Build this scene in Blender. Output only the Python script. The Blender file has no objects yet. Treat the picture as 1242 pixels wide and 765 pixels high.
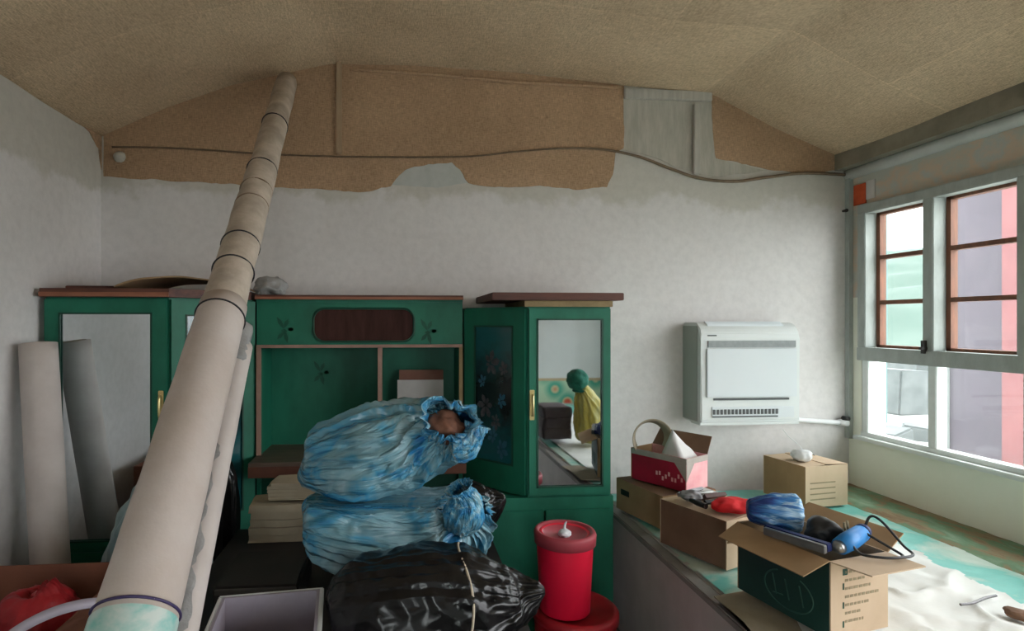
import bpy, bmesh, math, random
from mathutils import Vector, Matrix, noise

random.seed(7)
SC = bpy.context.scene
COL = SC.collection
PI = math.pi

# ------------------------------------------------------------------ camera
F = 700.0            # focal length in pixels of the 1242 x 765 frame
CX, CY = 547.0, 390.0
YAW = math.radians(5.0)
CAM = Vector((0, 0, 1.65))
cd = bpy.data.cameras.new('camera')
cam = bpy.data.objects.new('camera', cd)
COL.objects.link(cam)
cam.location = CAM
cam.rotation_euler = (PI / 2, 0, -YAW)
cd.sensor_fit = 'HORIZONTAL'
cd.sensor_width = 36
cd.lens = F / 1242 * 36
cd.shift_x = (621 - CX) / 1242
cd.shift_y = (CY - 382.5) / 1242
cd.clip_start = 0.05
cd.clip_end = 500
SC.camera = cam

# ------------------------------------------------------------------ world / light
SC.view_settings.view_transform = 'Standard'
SC.view_settings.look = 'None'
SC.view_settings.gamma = 1
SC.view_settings.use_curve_mapping = False
SC.view_settings.exposure = 3.3
w = bpy.data.worlds.new('overcast_sky')
SC.world = w
w.use_nodes = True
nt = w.node_tree
bg = nt.nodes['Background']
bg.inputs['Color'].default_value = (0.97, 0.975, 1.0, 1)
bg.inputs['Strength'].default_value = 1.0

YB, XR, XL, YF = 3.41, 2.82, -1.68, -1.55     # back wall, window wall, left wall, wall behind
KZ = 0.61                                      # height of the brick bed
WY0, WY1, WZ0, WZ1, WZM = -0.965, 3.31, 0.95, 2.36, 1.45

ld = bpy.data.lights.new('window_daylight_portal', 'AREA')
ld.shape = 'RECTANGLE'
ld.size = WY1 - WY0
ld.size_y = WZ1 - WZ0
ld.cycles.is_portal = True
lo = bpy.data.objects.new('window_daylight_portal', ld)
COL.objects.link(lo)
lo.location = (XR + 0.22, (WY0 + WY1) / 2, (WZ0 + WZ1) / 2)
lo.rotation_euler = (0, PI / 2, PI)
lo.rotation_euler = Matrix(((0, 0, 1), (1, 0, 0), (0, 1, 0))).to_euler()  # local -Z faces -X (into the room)

ld = bpy.data.lights.new('added_door_portal', 'AREA')  # portal for daylight through the added door behind the camera
ld.shape = 'RECTANGLE'
ld.size = 1.1
ld.size_y = 2.15
ld.cycles.is_portal = True
lo = bpy.data.objects.new('added_door_portal', ld)
COL.objects.link(lo)
lo.location = (0.1, YF - 0.2, 1.075)
lo.rotation_euler = (PI / 2, 0, PI)          # local -Z faces +Y (into the room)

# ------------------------------------------------------------------ pixel helpers
FW = Vector((math.sin(YAW), math.cos(YAW), 0))
RT = Vector((math.cos(YAW), -math.sin(YAW), 0))
UP = Vector((0, 0, 1))

def ray(px, py):
    return FW + RT * ((px - CX) / F) + UP * ((CY - py) / F)

def aty(px, py, y):
    d = ray(px, py)
    return CAM + d * (y / d.y)

def atx(px, py, x):
    d = ray(px, py)
    return CAM + d * (x / d.x)

def atz(px, py, z):
    d = ray(px, py)
    return CAM + d * ((z - CAM.z) / d.z)

# ------------------------------------------------------------------ materials
MATS = {}

def ramp(nt, fac, stops):
    r = nt.nodes.new('ShaderNodeValToRGB')
    e = r.color_ramp.elements
    while len(e) < len(stops):
        e.new(0.5)
    for k, (p, c) in enumerate(stops):
        e[k].position = p
        e[k].color = (*c, 1)
    nt.links.new(fac, r.inputs['Fac'])
    return r.outputs['Color']

def tnoise(nt, vec, scale, detail=5, rough=0.6, dist=0.0):
    n = nt.nodes.new('ShaderNodeTexNoise')
    n.inputs['Scale'].default_value = scale
    n.inputs['Detail'].default_value = detail
    n.inputs['Roughness'].default_value = rough
    n.inputs['Distortion'].default_value = dist
    nt.links.new(vec, n.inputs['Vector'])
    return n.outputs['Fac']

def mapping(nt, coord='Object', scale=(1, 1, 1), loc=(0, 0, 0)):
    tc = nt.nodes.new('ShaderNodeTexCoord')
    mp = nt.nodes.new('ShaderNodeMapping')
    mp.inputs['Scale'].default_value = scale
    mp.inputs['Location'].default_value = loc
    nt.links.new(tc.outputs[coord], mp.inputs['Vector'])
    return mp.outputs['Vector']

def mixc(nt, fac, a, b, mode='MIX'):
    m = nt.nodes.new('ShaderNodeMix')
    m.data_type = 'RGBA'
    m.blend_type = mode
    for sock, v in ((m.inputs[0], fac), (m.inputs[6], a), (m.inputs[7], b)):
        if isinstance(v, (int, float)):
            sock.default_value = v
        elif isinstance(v, tuple):
            sock.default_value = (*v, 1)
        else:
            nt.links.new(v, sock)
    return m.outputs[2]

def mathn(nt, op, a, b=0.0):
    m = nt.nodes.new('ShaderNodeMath')
    m.operation = op
    for sock, v in ((m.inputs[0], a), (m.inputs[1], b)):
        if isinstance(v, (int, float)):
            sock.default_value = v
        else:
            nt.links.new(v, sock)
    return m.outputs[0]

def bump(nt, height, strength=0.3, dist=0.01):
    b = nt.nodes.new('ShaderNodeBump')
    b.inputs['Strength'].default_value = strength
    b.inputs['Distance'].default_value = dist
    nt.links.new(height, b.inputs['Height'])
    return b.outputs['Normal']

def base(name, rough=0.7, metal=0.0, spec=0.4):
    m = bpy.data.materials.new(name)
    m.use_nodes = True
    nt = m.node_tree
    b = nt.nodes['Principled BSDF']
    b.inputs['Roughness'].default_value = rough
    b.inputs['Metallic'].default_value = metal
    b.inputs['Specular IOR Level'].default_value = spec
    MATS[name] = m
    return m, nt, b

def mat(name, c1, c2=None, scale=6, rough=0.7, metal=0.0, spec=0.4, bmp=0.0, coord='Object', stretch=(1, 1, 1), lo=0.35, hi=0.65, detail=5, coat=0.0):
    """plain procedural surface: two tones mixed by noise, light relief"""
    m, nt, b = base(name, rough, metal, spec)
    c2 = c2 or tuple(v * 0.8 for v in c1)
    v = mapping(nt, coord, stretch)
    f = tnoise(nt, v, scale, detail)
    nt.links.new(ramp(nt, f, [(lo, c1), (hi, c2)]), b.inputs['Base Color'])
    if bmp:
        f2 = tnoise(nt, v, scale * 4, 4)
        nt.links.new(bump(nt, f2, bmp), b.inputs['Normal'])
    if coat:
        b.inputs['Coat Weight'].default_value = coat
        b.inputs['Coat Roughness'].default_value = 0.15
    return m

def make_materials():
    # --- woven brown lining of ceiling and upper wall
    for nm, c1, c2 in (('lining', (0.50, 0.335, 0.215), (0.39, 0.255, 0.16)), ('lining_ceiling', (0.66, 0.515, 0.365), (0.53, 0.40, 0.275))):
        m, nt, b = base(nm, 0.95, spec=0.1)
        v = mapping(nt)
        big = tnoise(nt, v, 1.6, 4)
        col = ramp(nt, big, [(0.3, c1), (0.7, c2)])
        mv = mapping(nt, scale=(1, 9, 9))
        mv2 = mapping(nt, scale=(9, 1, 1))
        weave = mathn(nt, 'ADD', tnoise(nt, mv, 30, 3, 0.7), tnoise(nt, mv2, 30, 3, 0.7))
        wc = ramp(nt, mathn(nt, 'MULTIPLY', weave, 0.5), [(0.38, (0.66, 0.66, 0.66)), (0.64, (1.28, 1.28, 1.26))])
        sheet = nt.nodes.new('ShaderNodeTexBrick')
        sheet.inputs['Scale'].default_value = 1.0
        sheet.inputs['Brick Width'].default_value = 1.1
        sheet.inputs['Row Height'].default_value = 0.95
        sheet.inputs['Mortar Size'].default_value = 0.004
        sheet.inputs['Color1'].default_value = (1.08, 1.06, 1.02, 1)
        sheet.inputs['Color2'].default_value = (0.9, 0.88, 0.86, 1)
        sheet.inputs['Mortar'].default_value = (1.15, 1.12, 1.08, 1)
        nt.links.new(mapping(nt, loc=(0.35, 0.2, 0)), sheet.inputs['Vector'])
        col = mixc(nt, 1.0, col, wc, 'MULTIPLY')
        if nm == 'lining_ceiling':
            col = mixc(nt, 0.8, col, sheet.outputs['Color'], 'MULTIPLY')
        nt.links.new(col, b.inputs['Base Color'])
        nt.links.new(bump(nt, weave, 0.35, 0.004), b.inputs['Normal'])
    # --- whitewashed wall with worn plaster near the lining
    m, nt, b = base('whitewash', 0.9, spec=0.15)
    v = mapping(nt)
    col = ramp(nt, tnoise(nt, v, 1.3, 6), [(0.3, (0.71, 0.685, 0.68)), (0.7, (0.64, 0.612, 0.60))])
    sep = nt.nodes.new('ShaderNodeSeparateXYZ')
    nt.links.new(v, sep.inputs[0])
    hgt = mathn(nt, 'SUBTRACT', sep.outputs['Z'], 2.30)
    hgt = mathn(nt, 'MULTIPLY', hgt, 2.2)
    st = mathn(nt, 'ADD', mathn(nt, 'MULTIPLY', tnoise(nt, v, 3.2, 8, 0.65), 1.0), hgt)
    sm = ramp(nt, st, [(0.62, (0, 0, 0)), (0.74, (1, 1, 1))])
    col = mixc(nt, sm, col, (0.56, 0.535, 0.49))
    fine = ramp(nt, tnoise(nt, v, 22, 6), [(0.35, (0.94, 0.94, 0.94)), (0.6, (1.02, 1.02, 1.02))])
    col = mixc(nt, 1.0, col, fine, 'MULTIPLY')
    nt.links.new(col, b.inputs['Base Color'])
    nt.links.new(bump(nt, tnoise(nt, v, 14, 7), 0.25, 0.01), b.inputs['Normal'])
    # --- window wall: cream green below, grey plaster with brick tint above the window
    m, nt, b = base('window_wall_plaster', 0.9, spec=0.15)
    v = mapping(nt)
    sep = nt.nodes.new('ShaderNodeSeparateXYZ')
    nt.links.new(v, sep.inputs[0])
    low = ramp(nt, tnoise(nt, v, 2.0, 6), [(0.3, (0.84, 0.86, 0.75)), (0.7, (0.76, 0.775, 0.665))])
    hi = ramp(nt, tnoise(nt, mapping(nt, scale=(1, 3.2, 4)), 1.2, 5), [(0.42, (0.50, 0.52, 0.47)), (0.52, (0.62, 0.50, 0.39)), (0.6, (0.50, 0.53, 0.50)), (0.7, (0.64, 0.52, 0.42))])
    k = mathn(nt, 'GREATER_THAN', sep.outputs['Z'], 1.8)
    nt.links.new(mixc(nt, k, low, hi), b.inputs['Base Color'])
    nt.links.new(bump(nt, tnoise(nt, v, 16, 6), 0.2, 0.01), b.inputs['Normal'])
    # --- wall behind: white with a painted green flower band above the bed
    m, nt, b = base('dado_wall', 0.85, spec=0.2)
    v = mapping(nt)
    sep = nt.nodes.new('ShaderNodeSeparateXYZ')
    nt.links.new(v, sep.inputs[0])
    k = mathn(nt, 'LESS_THAN', sep.outputs['Z'], 0.93)
    vor = nt.nodes.new('ShaderNodeTexVoronoi')
    vor.inputs['Scale'].default_value = 4.2
    nt.links.new(v, vor.inputs['Vector'])
    fl = ramp(nt, vor.outputs['Distance'], [(0.18, (0.55, 0.10, 0.05)), (0.26, (0.6, 0.5, 0.3)), (0.34, (0.05, 0.35, 0.25)), (0.7, (0.45, 0.6, 0.42))])
    k2 = mathn(nt, 'MULTIPLY', k, mathn(nt, 'GREATER_THAN', sep.outputs['Z'], 0.895))
    c = mixc(nt, k, (0.68, 0.68, 0.67), fl)
    nt.links.new(mixc(nt, k2, c, (0.5, 0.36, 0.22)), b.inputs['Base Color'])
    mat('floor_concrete', (0.10, 0.095, 0.09), (0.06, 0.056, 0.052), 5, 0.85, bmp=0.2)
    mat('patch_paper', (0.50, 0.475, 0.42), (0.40, 0.38, 0.33), 9, 0.9, bmp=0.2, stretch=(3, 1, 0.6))
    mat('plaster_grey', (0.52, 0.53, 0.51), (0.43, 0.45, 0.43), 8, 0.85, bmp=0.15)
    mat('fascia', (0.30, 0.275, 0.215), (0.22, 0.20, 0.155), 7, 0.9, bmp=0.2)
    mat('batten_wood', (0.42, 0.30, 0.19), (0.34, 0.24, 0.15), 9, 0.8, stretch=(6, 6, 0.6))
    mat('batten_grey', (0.52, 0.50, 0.45), (0.42, 0.40, 0.36), 9, 0.8, stretch=(6, 6, 0.6))
    mat('cable_brown', (0.20, 0.14, 0.09), (0.14, 0.10, 0.065), 20, 0.7)
    mat('black_iron', (0.02, 0.02, 0.02), (0.04, 0.035, 0.03), 30, 0.6)
    # window
    mat('frame_paint', (0.40, 0.44, 0.42), (0.33, 0.36, 0.34), 11, 0.6, bmp=0.1, stretch=(2, 2, 0.7))
    mat('frame_white', (0.70, 0.74, 0.72), (0.62, 0.66, 0.64), 9, 0.55)
    mat('casement_brown', (0.22, 0.085, 0.045), (0.14, 0.06, 0.035), 14, 0.6, stretch=(3, 3, 0.5))
    m = bpy.data.materials.new('window_glass')
    m.use_nodes = True
    nt = m.node_tree
    nt.nodes.clear()
    out = nt.nodes.new('ShaderNodeOutputMaterial')
    tr = nt.nodes.new('ShaderNodeBsdfTransparent')
    tr.inputs['Color'].default_value = (0.95, 0.98, 0.97, 1)
    gl = nt.nodes.new('ShaderNodeBsdfGlossy')
    gl.inputs['Roughness'].default_value = 0.05
    df = nt.nodes.new('ShaderNodeBsdfDiffuse')
    df.inputs['Color'].default_value = (0.8, 0.85, 0.85, 1)
    m1 = nt.nodes.new('ShaderNodeMixShader')
    m1.inputs[0].default_value = 0.05
    nt.links.new(tr.outputs[0], m1.inputs[1])
    nt.links.new(gl.outputs[0], m1.inputs[2])
    dust = ramp(nt, tnoise(nt, mapping(nt), 5, 6), [(0.4, (0.01, 0.01, 0.01)), (0.7, (0.05, 0.05, 0.05))])
    m2 = nt.nodes.new('ShaderNodeMixShader')
    nt.links.new(dust, m2.inputs[0])
    nt.links.new(m1.outputs[0], m2.inputs[1])
    nt.links.new(df.outputs[0], m2.inputs[2])
    nt.links.new(m2.outputs[0], out.inputs['Surface'])
    MATS['window_glass'] = m
    # cabinets
    mat('cabinet_green', (0.013, 0.165, 0.10), (0.008, 0.115, 0.068), 5, 0.5, spec=0.35, bmp=0.04, stretch=(1, 1, 0.5))
    mat('cabinet_green_dark', (0.006, 0.07, 0.04), (0.004, 0.045, 0.026), 6, 0.5)
    mat('leaf_green', (0.008, 0.10, 0.058), (0.006, 0.07, 0.04), 9, 0.6)
    mat('crown_brown', (0.13, 0.045, 0.028), (0.07, 0.024, 0.018), 7, 0.55, stretch=(0.6, 4, 4))
    mat('crown_edge', (0.33, 0.13, 0.075), (0.24, 0.09, 0.05), 9, 0.6, stretch=(0.6, 4, 4))
    mat('pink_trim', (0.36, 0.23, 0.18), (0.28, 0.17, 0.13), 10, 0.6)
    mat('tan_strip', (0.33, 0.24, 0.12), (0.24, 0.17, 0.085), 12, 0.8)
    mat('counter_wood', (0.14, 0.10, 0.075), (0.09, 0.06, 0.045), 6, 0.45, stretch=(0.8, 5, 5))
    mat('counter_edge', (0.13, 0.05, 0.03), (0.08, 0.03, 0.02), 6, 0.5)
    mat('oval_wood', (0.030, 0.012, 0.010), (0.06, 0.025, 0.02), 5, 0.7, spec=0.15, stretch=(5, 2, 0.8))
    mat('brass', (0.75, 0.62, 0.30), (0.6, 0.48, 0.22), 20, 0.3, metal=0.8)
    m, nt, b = base('mirror', 0.025, 1.0)
    f = tnoise(nt, mapping(nt), 6, 6)
    nt.links.new(ramp(nt, f, [(0.3, (0.74, 0.80, 0.82)), (0.7, (0.68, 0.74, 0.76))]), b.inputs['Base Color'])
    m, nt, b = base('painted_glass', 0.12, spec=0.6)
    v = mapping(nt)
    f = tnoise(nt, v, 9, 6, 0.7, 0.6)
    sep = nt.nodes.new('ShaderNodeSeparateXYZ')
    nt.links.new(v, sep.inputs[0])
    # blue ground at the top and foot of the picture, dark bouquet between
    mid = mathn(nt, 'ABSOLUTE', mathn(nt, 'SUBTRACT', sep.outputs['Z'], 1.27))
    g = mathn(nt, 'ADD', mathn(nt, 'MULTIPLY', mid, 1.5), mathn(nt, 'MULTIPLY', f, 0.7))
    nt.links.new(ramp(nt, g, [(0.42, (0.010, 0.016, 0.016)), (0.56, (0.012, 0.05, 0.055)), (0.75, (0.014, 0.10, 0.11))]), b.inputs['Base Color'])
    mat('petal_grey', (0.11, 0.10, 0.11), (0.03, 0.03, 0.035), 30, 0.4)
    mat('petal_blue', (0.03, 0.13, 0.2), (0.02, 0.08, 0.13), 30, 0.4)
    # paper rolls
    m, nt, b = base('roll_paper', 0.75, spec=0.25)
    v = mapping(nt)
    f = tnoise(nt, v, 4, 6)
    nt.links.new(ramp(nt, f, [(0.3, (0.56, 0.50, 0.47)), (0.55, (0.50, 0.43, 0.39)), (0.75, (0.44, 0.37, 0.31))]), b.inputs['Base Color'])
    nt.links.new(bump(nt, tnoise(nt, v, 18, 5), 0.3, 0.006), b.inputs['Normal'])
    mat('roll_paper_old', (0.54, 0.46, 0.385), (0.36, 0.30, 0.245), 9, 0.8, bmp=0.25)
    mat('roll_white', (0.58, 0.52, 0.49), (0.50, 0.44, 0.41), 5, 0.75, bmp=0.1)
    mat('grey_wrap', (0.36, 0.355, 0.35), (0.25, 0.245, 0.24), 12, 0.5, bmp=0.4)
    mat('tie_black', (0.012, 0.012, 0.016), (0.03, 0.03, 0.034), 30, 0.5)
    mat('tie_purple', (0.05, 0.035, 0.11), (0.035, 0.025, 0.08), 30, 0.5)
    mat('teal_print', (0.20, 0.50, 0.46), (0.55, 0.62, 0.58), 16, 0.5, stretch=(1, 1, 2))
    # plastics
    for nm, st in (('blue_plastic', [(0.30, (0.012, 0.16, 0.42)), (0.43, (0.05, 0.33, 0.62)), (0.52, (0.14, 0.42, 0.60)), (0.62, (0.32, 0.55, 0.64)), (0.74, (0.62, 0.76, 0.82))]),
                   ('blue_plastic_pale', [(0.34, (0.012, 0.17, 0.42)), (0.43, (0.06, 0.29, 0.46)), (0.50, (0.16, 0.34, 0.41)), (0.60, (0.24, 0.41, 0.47)), (0.72, (0.50, 0.65, 0.71))])):
        m, nt, b = base(nm, 0.24, spec=0.6)
        v = mapping(nt, 'UV', (26, 1.6, 1))
        f = mathn(nt, 'ADD', mathn(nt, 'MULTIPLY', tnoise(nt, v, 1.0, 3, 0.55, 0.6), 0.32), mathn(nt, 'MULTIPLY', tnoise(nt, mapping(nt, 'UV', (6, 4, 1)), 1.2, 3, 0.5, 1.0), 0.68))
        nt.links.new(ramp(nt, f, st), b.inputs['Base Color'])  # palest ramp stops paint white highlights into the blue
        nt.links.new(bump(nt, tnoise(nt, mapping(nt, 'UV', (24, 4, 1)), 1.0, 3, 0.5, 1.0), 0.9, 0.05), b.inputs['Normal'])
        b.inputs['Coat Weight'].default_value = 0.25
    m, nt, b = base('black_plastic', 0.25, spec=0.35)
    v = mapping(nt, 'UV', (14, 3, 1))
    nt.links.new(ramp(nt, tnoise(nt, v, 1.5, 5), [(0.3, (0.004, 0.004, 0.0045)), (0.7, (0.009, 0.0085, 0.009))]), b.inputs['Base Color'])
    nt.links.new(bump(nt, tnoise(nt, mapping(nt, 'UV', (5, 3, 1)), 1.2, 3, 0.5, 0.8), 0.35, 0.05), b.inputs['Normal'])
    mat('sack_pale', (0.28, 0.36, 0.36), (0.14, 0.22, 0.23), 4, 0.45, bmp=0.4, stretch=(2, 2, 0.6))
    mat('yellow_plastic', (0.62, 0.48, 0.07), (0.45, 0.42, 0.16), 9, 0.4, stretch=(2, 2, 0.5), bmp=0.4)
    mat('green_knit', (0.02, 0.20, 0.13), (0.012, 0.13, 0.09), 20, 0.8, bmp=0.5)
    mat('dark_cloth', (0.07, 0.05, 0.055), (0.11, 0.085, 0.085), 6, 0.9, bmp=0.4)
    mat('content_brown', (0.20, 0.085, 0.05), (0.10, 0.04, 0.025), 20, 0.7)
    mat('red_plastic', (0.80, 0.010, 0.045), (0.72, 0.008, 0.04), 4, 0.38, spec=0.45)
    mat('red_plastic_dark', (0.42, 0.012, 0.022), (0.30, 0.010, 0.016), 6, 0.45)
    mat('red_lid', (0.42, 0.06, 0.08), (0.36, 0.045, 0.06), 6, 0.5)
    mat('lilac_plastic', (0.40, 0.36, 0.42), (0.33, 0.295, 0.35), 5, 0.5)
    mat('white_plastic', (0.75, 0.76, 0.76), (0.68, 0.69, 0.69), 8, 0.4)
    mat('clear_bag', (0.74, 0.76, 0.78), (0.55, 0.58, 0.62), 12, 0.3, bmp=0.5)
    mat('table_black', (0.014, 0.012, 0.012), (0.022, 0.018, 0.017), 5, 0.5)
    mat('case_dark', (0.022, 0.020, 0.020), (0.032, 0.028, 0.027), 8, 0.6)
    mat('case_edge', (0.10, 0.095, 0.09), (0.07, 0.065, 0.06), 8, 0.5)
    mat('paper_beige', (0.40, 0.34, 0.25), (0.33, 0.28, 0.20), 6, 0.85, bmp=0.2)
    mat('paper_white', (0.66, 0.645, 0.63), (0.58, 0.56, 0.55), 6, 0.8)
    mat('paper_pink', (0.30, 0.15, 0.11), (0.24, 0.11, 0.08), 6, 0.8)
    mat('string', (0.55, 0.47, 0.36), (0.45, 0.38, 0.29), 40, 0.8)
    # cardboard
    mat('cardboard', (0.42, 0.27, 0.145), (0.33, 0.21, 0.11), 4, 0.88, bmp=0.06)
    mat('cardboard_light', (0.62, 0.47, 0.33), (0.54, 0.40, 0.27), 4, 0.88, bmp=0.06)
    mat('cardboard_dark', (0.20, 0.115, 0.072), (0.15, 0.083, 0.052), 4, 0.88, bmp=0.08)
    mat('cardboard_red', (0.22, 0.085, 0.05), (0.16, 0.06, 0.036), 3, 0.9, bmp=0.1)
    mat('print_green', (0.010, 0.055, 0.045), (0.008, 0.035, 0.032), 3, 0.6)
    mat('print_pale_green', (0.03, 0.10, 0.075), (0.024, 0.08, 0.06), 9, 0.6)
    mat('print_tan', (0.30, 0.25, 0.15), (0.27, 0.21, 0.13), 9, 0.8)
    mat('print_red', (0.50, 0.012, 0.05), (0.34, 0.01, 0.035), 5, 0.5)
    mat('print_pink', (0.78, 0.30, 0.34), (0.85, 0.52, 0.52), 6, 0.5)
    mat('print_grey', (0.45, 0.40, 0.36), (0.34, 0.30, 0.27), 6, 0.7)
    mat('red_cloth', (0.72, 0.015, 0.02), (0.52, 0.01, 0.014), 8, 0.8, bmp=0.3)
    mat('red_bag', (0.36, 0.012, 0.018), (0.24, 0.008, 0.012), 6, 0.5, bmp=0.4)
    mat('tool_grey', (0.24, 0.23, 0.24), (0.14, 0.135, 0.14), 18, 0.45, metal=0.3)
    mat('tool_black', (0.015, 0.015, 0.016), (0.03, 0.03, 0.03), 18, 0.4)
    mat('tool_brown', (0.09, 0.04, 0.035), (0.06, 0.03, 0.026), 12, 0.6)
    mat('tool_blue', (0.03, 0.24, 0.60), (0.02, 0.17, 0.46), 8, 0.45)
    mat('navy', (0.012, 0.025, 0.13), (0.008, 0.016, 0.08), 8, 0.5)
    mat('steel', (0.40, 0.40, 0.38), (0.30, 0.30, 0.29), 12, 0.35, metal=0.8)
    m, nt, b = base('striped_wrap', 0.3, spec=0.5)
    v = mapping(nt, 'UV', (16, 1.5, 1))
    f = tnoise(nt, v, 1.2, 4, 0.6, 0.8)
    tcx = nt.nodes.new('ShaderNodeTexCoord')
    sp = nt.nodes.new('ShaderNodeSeparateXYZ')
    nt.links.new(tcx.outputs['UV'], sp.inputs[0])
    ff = mathn(nt, 'ADD', mathn(nt, 'MULTIPLY', f, 0.75), mathn(nt, 'MULTIPLY', sp.outputs['Y'], 0.42))
    nt.links.new(ramp(nt, ff, [(0.48, (0.012, 0.04, 0.20)), (0.58, (0.05, 0.22, 0.50)), (0.64, (0.45, 0.62, 0.75)), (0.72, (0.12, 0.33, 0.58)), (0.80, (0.7, 0.78, 0.82))]), b.inputs['Base Color'])
    # bed top
    m, nt, b = base('teal_sheet', 0.35, spec=0.5)
    v = mapping(nt)
    f = tnoise(nt, v, 2.4, 6, 0.6, 0.5)
    nt.links.new(ramp(nt, f, [(0.30, (0.22, 0.62, 0.56)), (0.48, (0.16, 0.52, 0.46)), (0.58, (0.50, 0.62, 0.54)), (0.70, (0.66, 0.74, 0.68))]), b.inputs['Base Color'])
    nt.links.new(bump(nt, tnoise(nt, v, 7, 5), 0.4, 0.02), b.inputs['Normal'])
    mat('white_sheet', (0.80, 0.80, 0.77), (0.71, 0.72, 0.69), 5, 0.6, bmp=0.2)
    m, nt, b = base('edge_lining', 0.85)
    f = tnoise(nt, mapping(nt, scale=(1, 0.45, 1)), 7, 7, 0.65, 0.4)
    nt.links.new(ramp(nt, f, [(0.34, (0.20, 0.13, 0.07)), (0.46, (0.30, 0.22, 0.13)), (0.52, (0.16, 0.27, 0.16)), (0.62, (0.26, 0.36, 0.25)), (0.70, (0.36, 0.28, 0.18))]), b.inputs['Base Color'])
    mat('bed_face', (0.60, 0.54, 0.53), (0.50, 0.45, 0.44), 4, 0.8, bmp=0.15)
    mat('bed_edge', (0.30, 0.28, 0.26), (0.22, 0.20, 0.19), 6, 0.7)
    # air conditioner
    mat('ac_white', (0.66, 0.69, 0.68), (0.63, 0.66, 0.65), 3, 0.45)
    mat('ac_panel', (0.62, 0.66, 0.68), (0.60, 0.64, 0.66), 3, 0.4)
    mat('ac_side', (0.36, 0.39, 0.36), (0.33, 0.36, 0.33), 3, 0.5)
    mat('ac_vent', (0.22, 0.24, 0.24), (0.27, 0.29, 0.29), 40, 0.5)
    mat('ac_dark', (0.05, 0.055, 0.055), (0.07, 0.075, 0.075), 20, 0.5)
    # outdoors
    mat('yard_ground', (0.50, 0.50, 0.47), (0.40, 0.41, 0.39), 2, 0.9, bmp=0.2)
    mat('yard_concrete', (0.11, 0.12, 0.12), (0.07, 0.08, 0.08), 3, 0.9, bmp=0.3)
    mat('yard_wall', (0.066, 0.056, 0.068), (0.054, 0.047, 0.058), 1.5, 0.85)
    mat('yard_red', (0.16, 0.065, 0.066), (0.13, 0.052, 0.054), 1.5, 0.85)
    mat('yard_white', (0.30, 0.33, 0.32), (0.26, 0.29, 0.28), 3, 0.85)
    mat('hill_green', (0.032, 0.062, 0.048), (0.05, 0.08, 0.064), 0.12, 0.95)
    mat('yard_teal', (0.08, 0.16, 0.16), (0.07, 0.13, 0.13), 3, 0.6)
    mat('red_paper', (0.62, 0.10, 0.03), (0.50, 0.07, 0.02), 20, 0.7)
    mat('rust', (0.16, 0.10, 0.06), (0.26, 0.2, 0.15), 25, 0.8)

make_materials()

# ------------------------------------------------------------------ mesh helpers
TR = {}   # object name -> matrix of empties

def thing(name, label, cat, loc=(0, 0, 0), rotz=0.0, group=None, kind=None):
    o = bpy.data.objects.new(name, None)
    COL.objects.link(o)
    o.empty_display_size = 0.05
    o.location = loc
    o.rotation_euler = (0, 0, rotz)
    if kind:
        o['kind'] = kind
    else:
        o['category'] = cat
    if label:
        o['label'] = label
    if group:
        o['group'] = group
    TR[o.name] = Matrix.Translation(Vector(loc)) @ Matrix.Rotation(rotz, 4, 'Z')
    return o

def tag(o, label, cat=None, group=None, kind=None):
    if label:
        o['label'] = label
    if cat:
        o['category'] = cat
    if group:
        o['group'] = group
    if kind:
        o['kind'] = kind
    return o

def mk(name, bm, material, parent=None, local=False, smooth=False, origin=None, bev=0.0):
    """link a bmesh as one object; world coordinates unless local, re-based on its parent or origin"""
    if bev:
        bmesh.ops.bevel(bm, geom=list(bm.edges), offset=bev, segments=2, affect='EDGES', clamp_overlap=True)
    bmesh.ops.recalc_face_normals(bm, faces=bm.faces)
    inv = None
    if parent is not None and not local:
        m = Matrix()
        p = parent
        chain = []
        while p is not None:
            chain.append(TR[p.name])
            p = p.parent
        for c in reversed(chain):
            m = m @ c
        inv = m.inverted()
    elif parent is None:
        if origin is None:
            co = [v.co for v in bm.verts]
            origin = Vector(((min(c.x for c in co) + max(c.x for c in co)) / 2, (min(c.y for c in co) + max(c.y for c in co)) / 2, min(c.z for c in co)))
        inv = Matrix.Translation(-Vector(origin))
    if inv is not None:
        bm.transform(inv)
    me = bpy.data.meshes.new(name)
    bm.to_mesh(me)
    bm.free()
    if smooth:
        for p in me.polygons:
            p.use_smooth = True
    mats = material if isinstance(material, (list, tuple)) else [material]
    for m_ in mats:
        me.materials.append(MATS[m_])
    o = bpy.data.objects.new(name, me)
    COL.objects.link(o)
    if parent is not None:
        o.parent = parent
        TR[o.name] = Matrix()
    else:
        o.location = origin
        TR[o.name] = Matrix.Translation(Vector(origin))
    return o

def bx(bm, x0, x1, y0, y1, z0, z1, M=None):
    vs = [Vector((x, y, z)) for z in (z0, z1) for y in (y0, y1) for x in (x0, x1)]
    if M is not None:
        vs = [M @ v for v in vs]
    v = [bm.verts.new(c) for c in vs]
    for f in ((0, 2, 3, 1), (4, 5, 7, 6), (0, 1, 5, 4), (2, 6, 7, 3), (0, 4, 6, 2), (1, 3, 7, 5)):
        bm.faces.new([v[i] for i in f])
    return v

def box(*a, M=None):
    bm = bmesh.new()
    bx(bm, *a, M=M)
    return bm

def boxes(lst, M=None):
    bm = bmesh.new()
    for a in lst:
        bx(bm, *a, M=M)
    return bm

def prism(poly, z0, z1, bm=None):
    """polygon in xy extruded in z"""
    bm = bm or bmesh.new()
    a = [bm.verts.new((x, y, z0)) for x, y in poly]
    b = [bm.verts.new((x, y, z1)) for x, y in poly]
    n = len(poly)
    bm.faces.new(a)
    bm.faces.new(b)
    for i in range(n):
        bm.faces.new((a[i], a[(i + 1) % n], b[(i + 1) % n], b[i]))
    return bm

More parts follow.
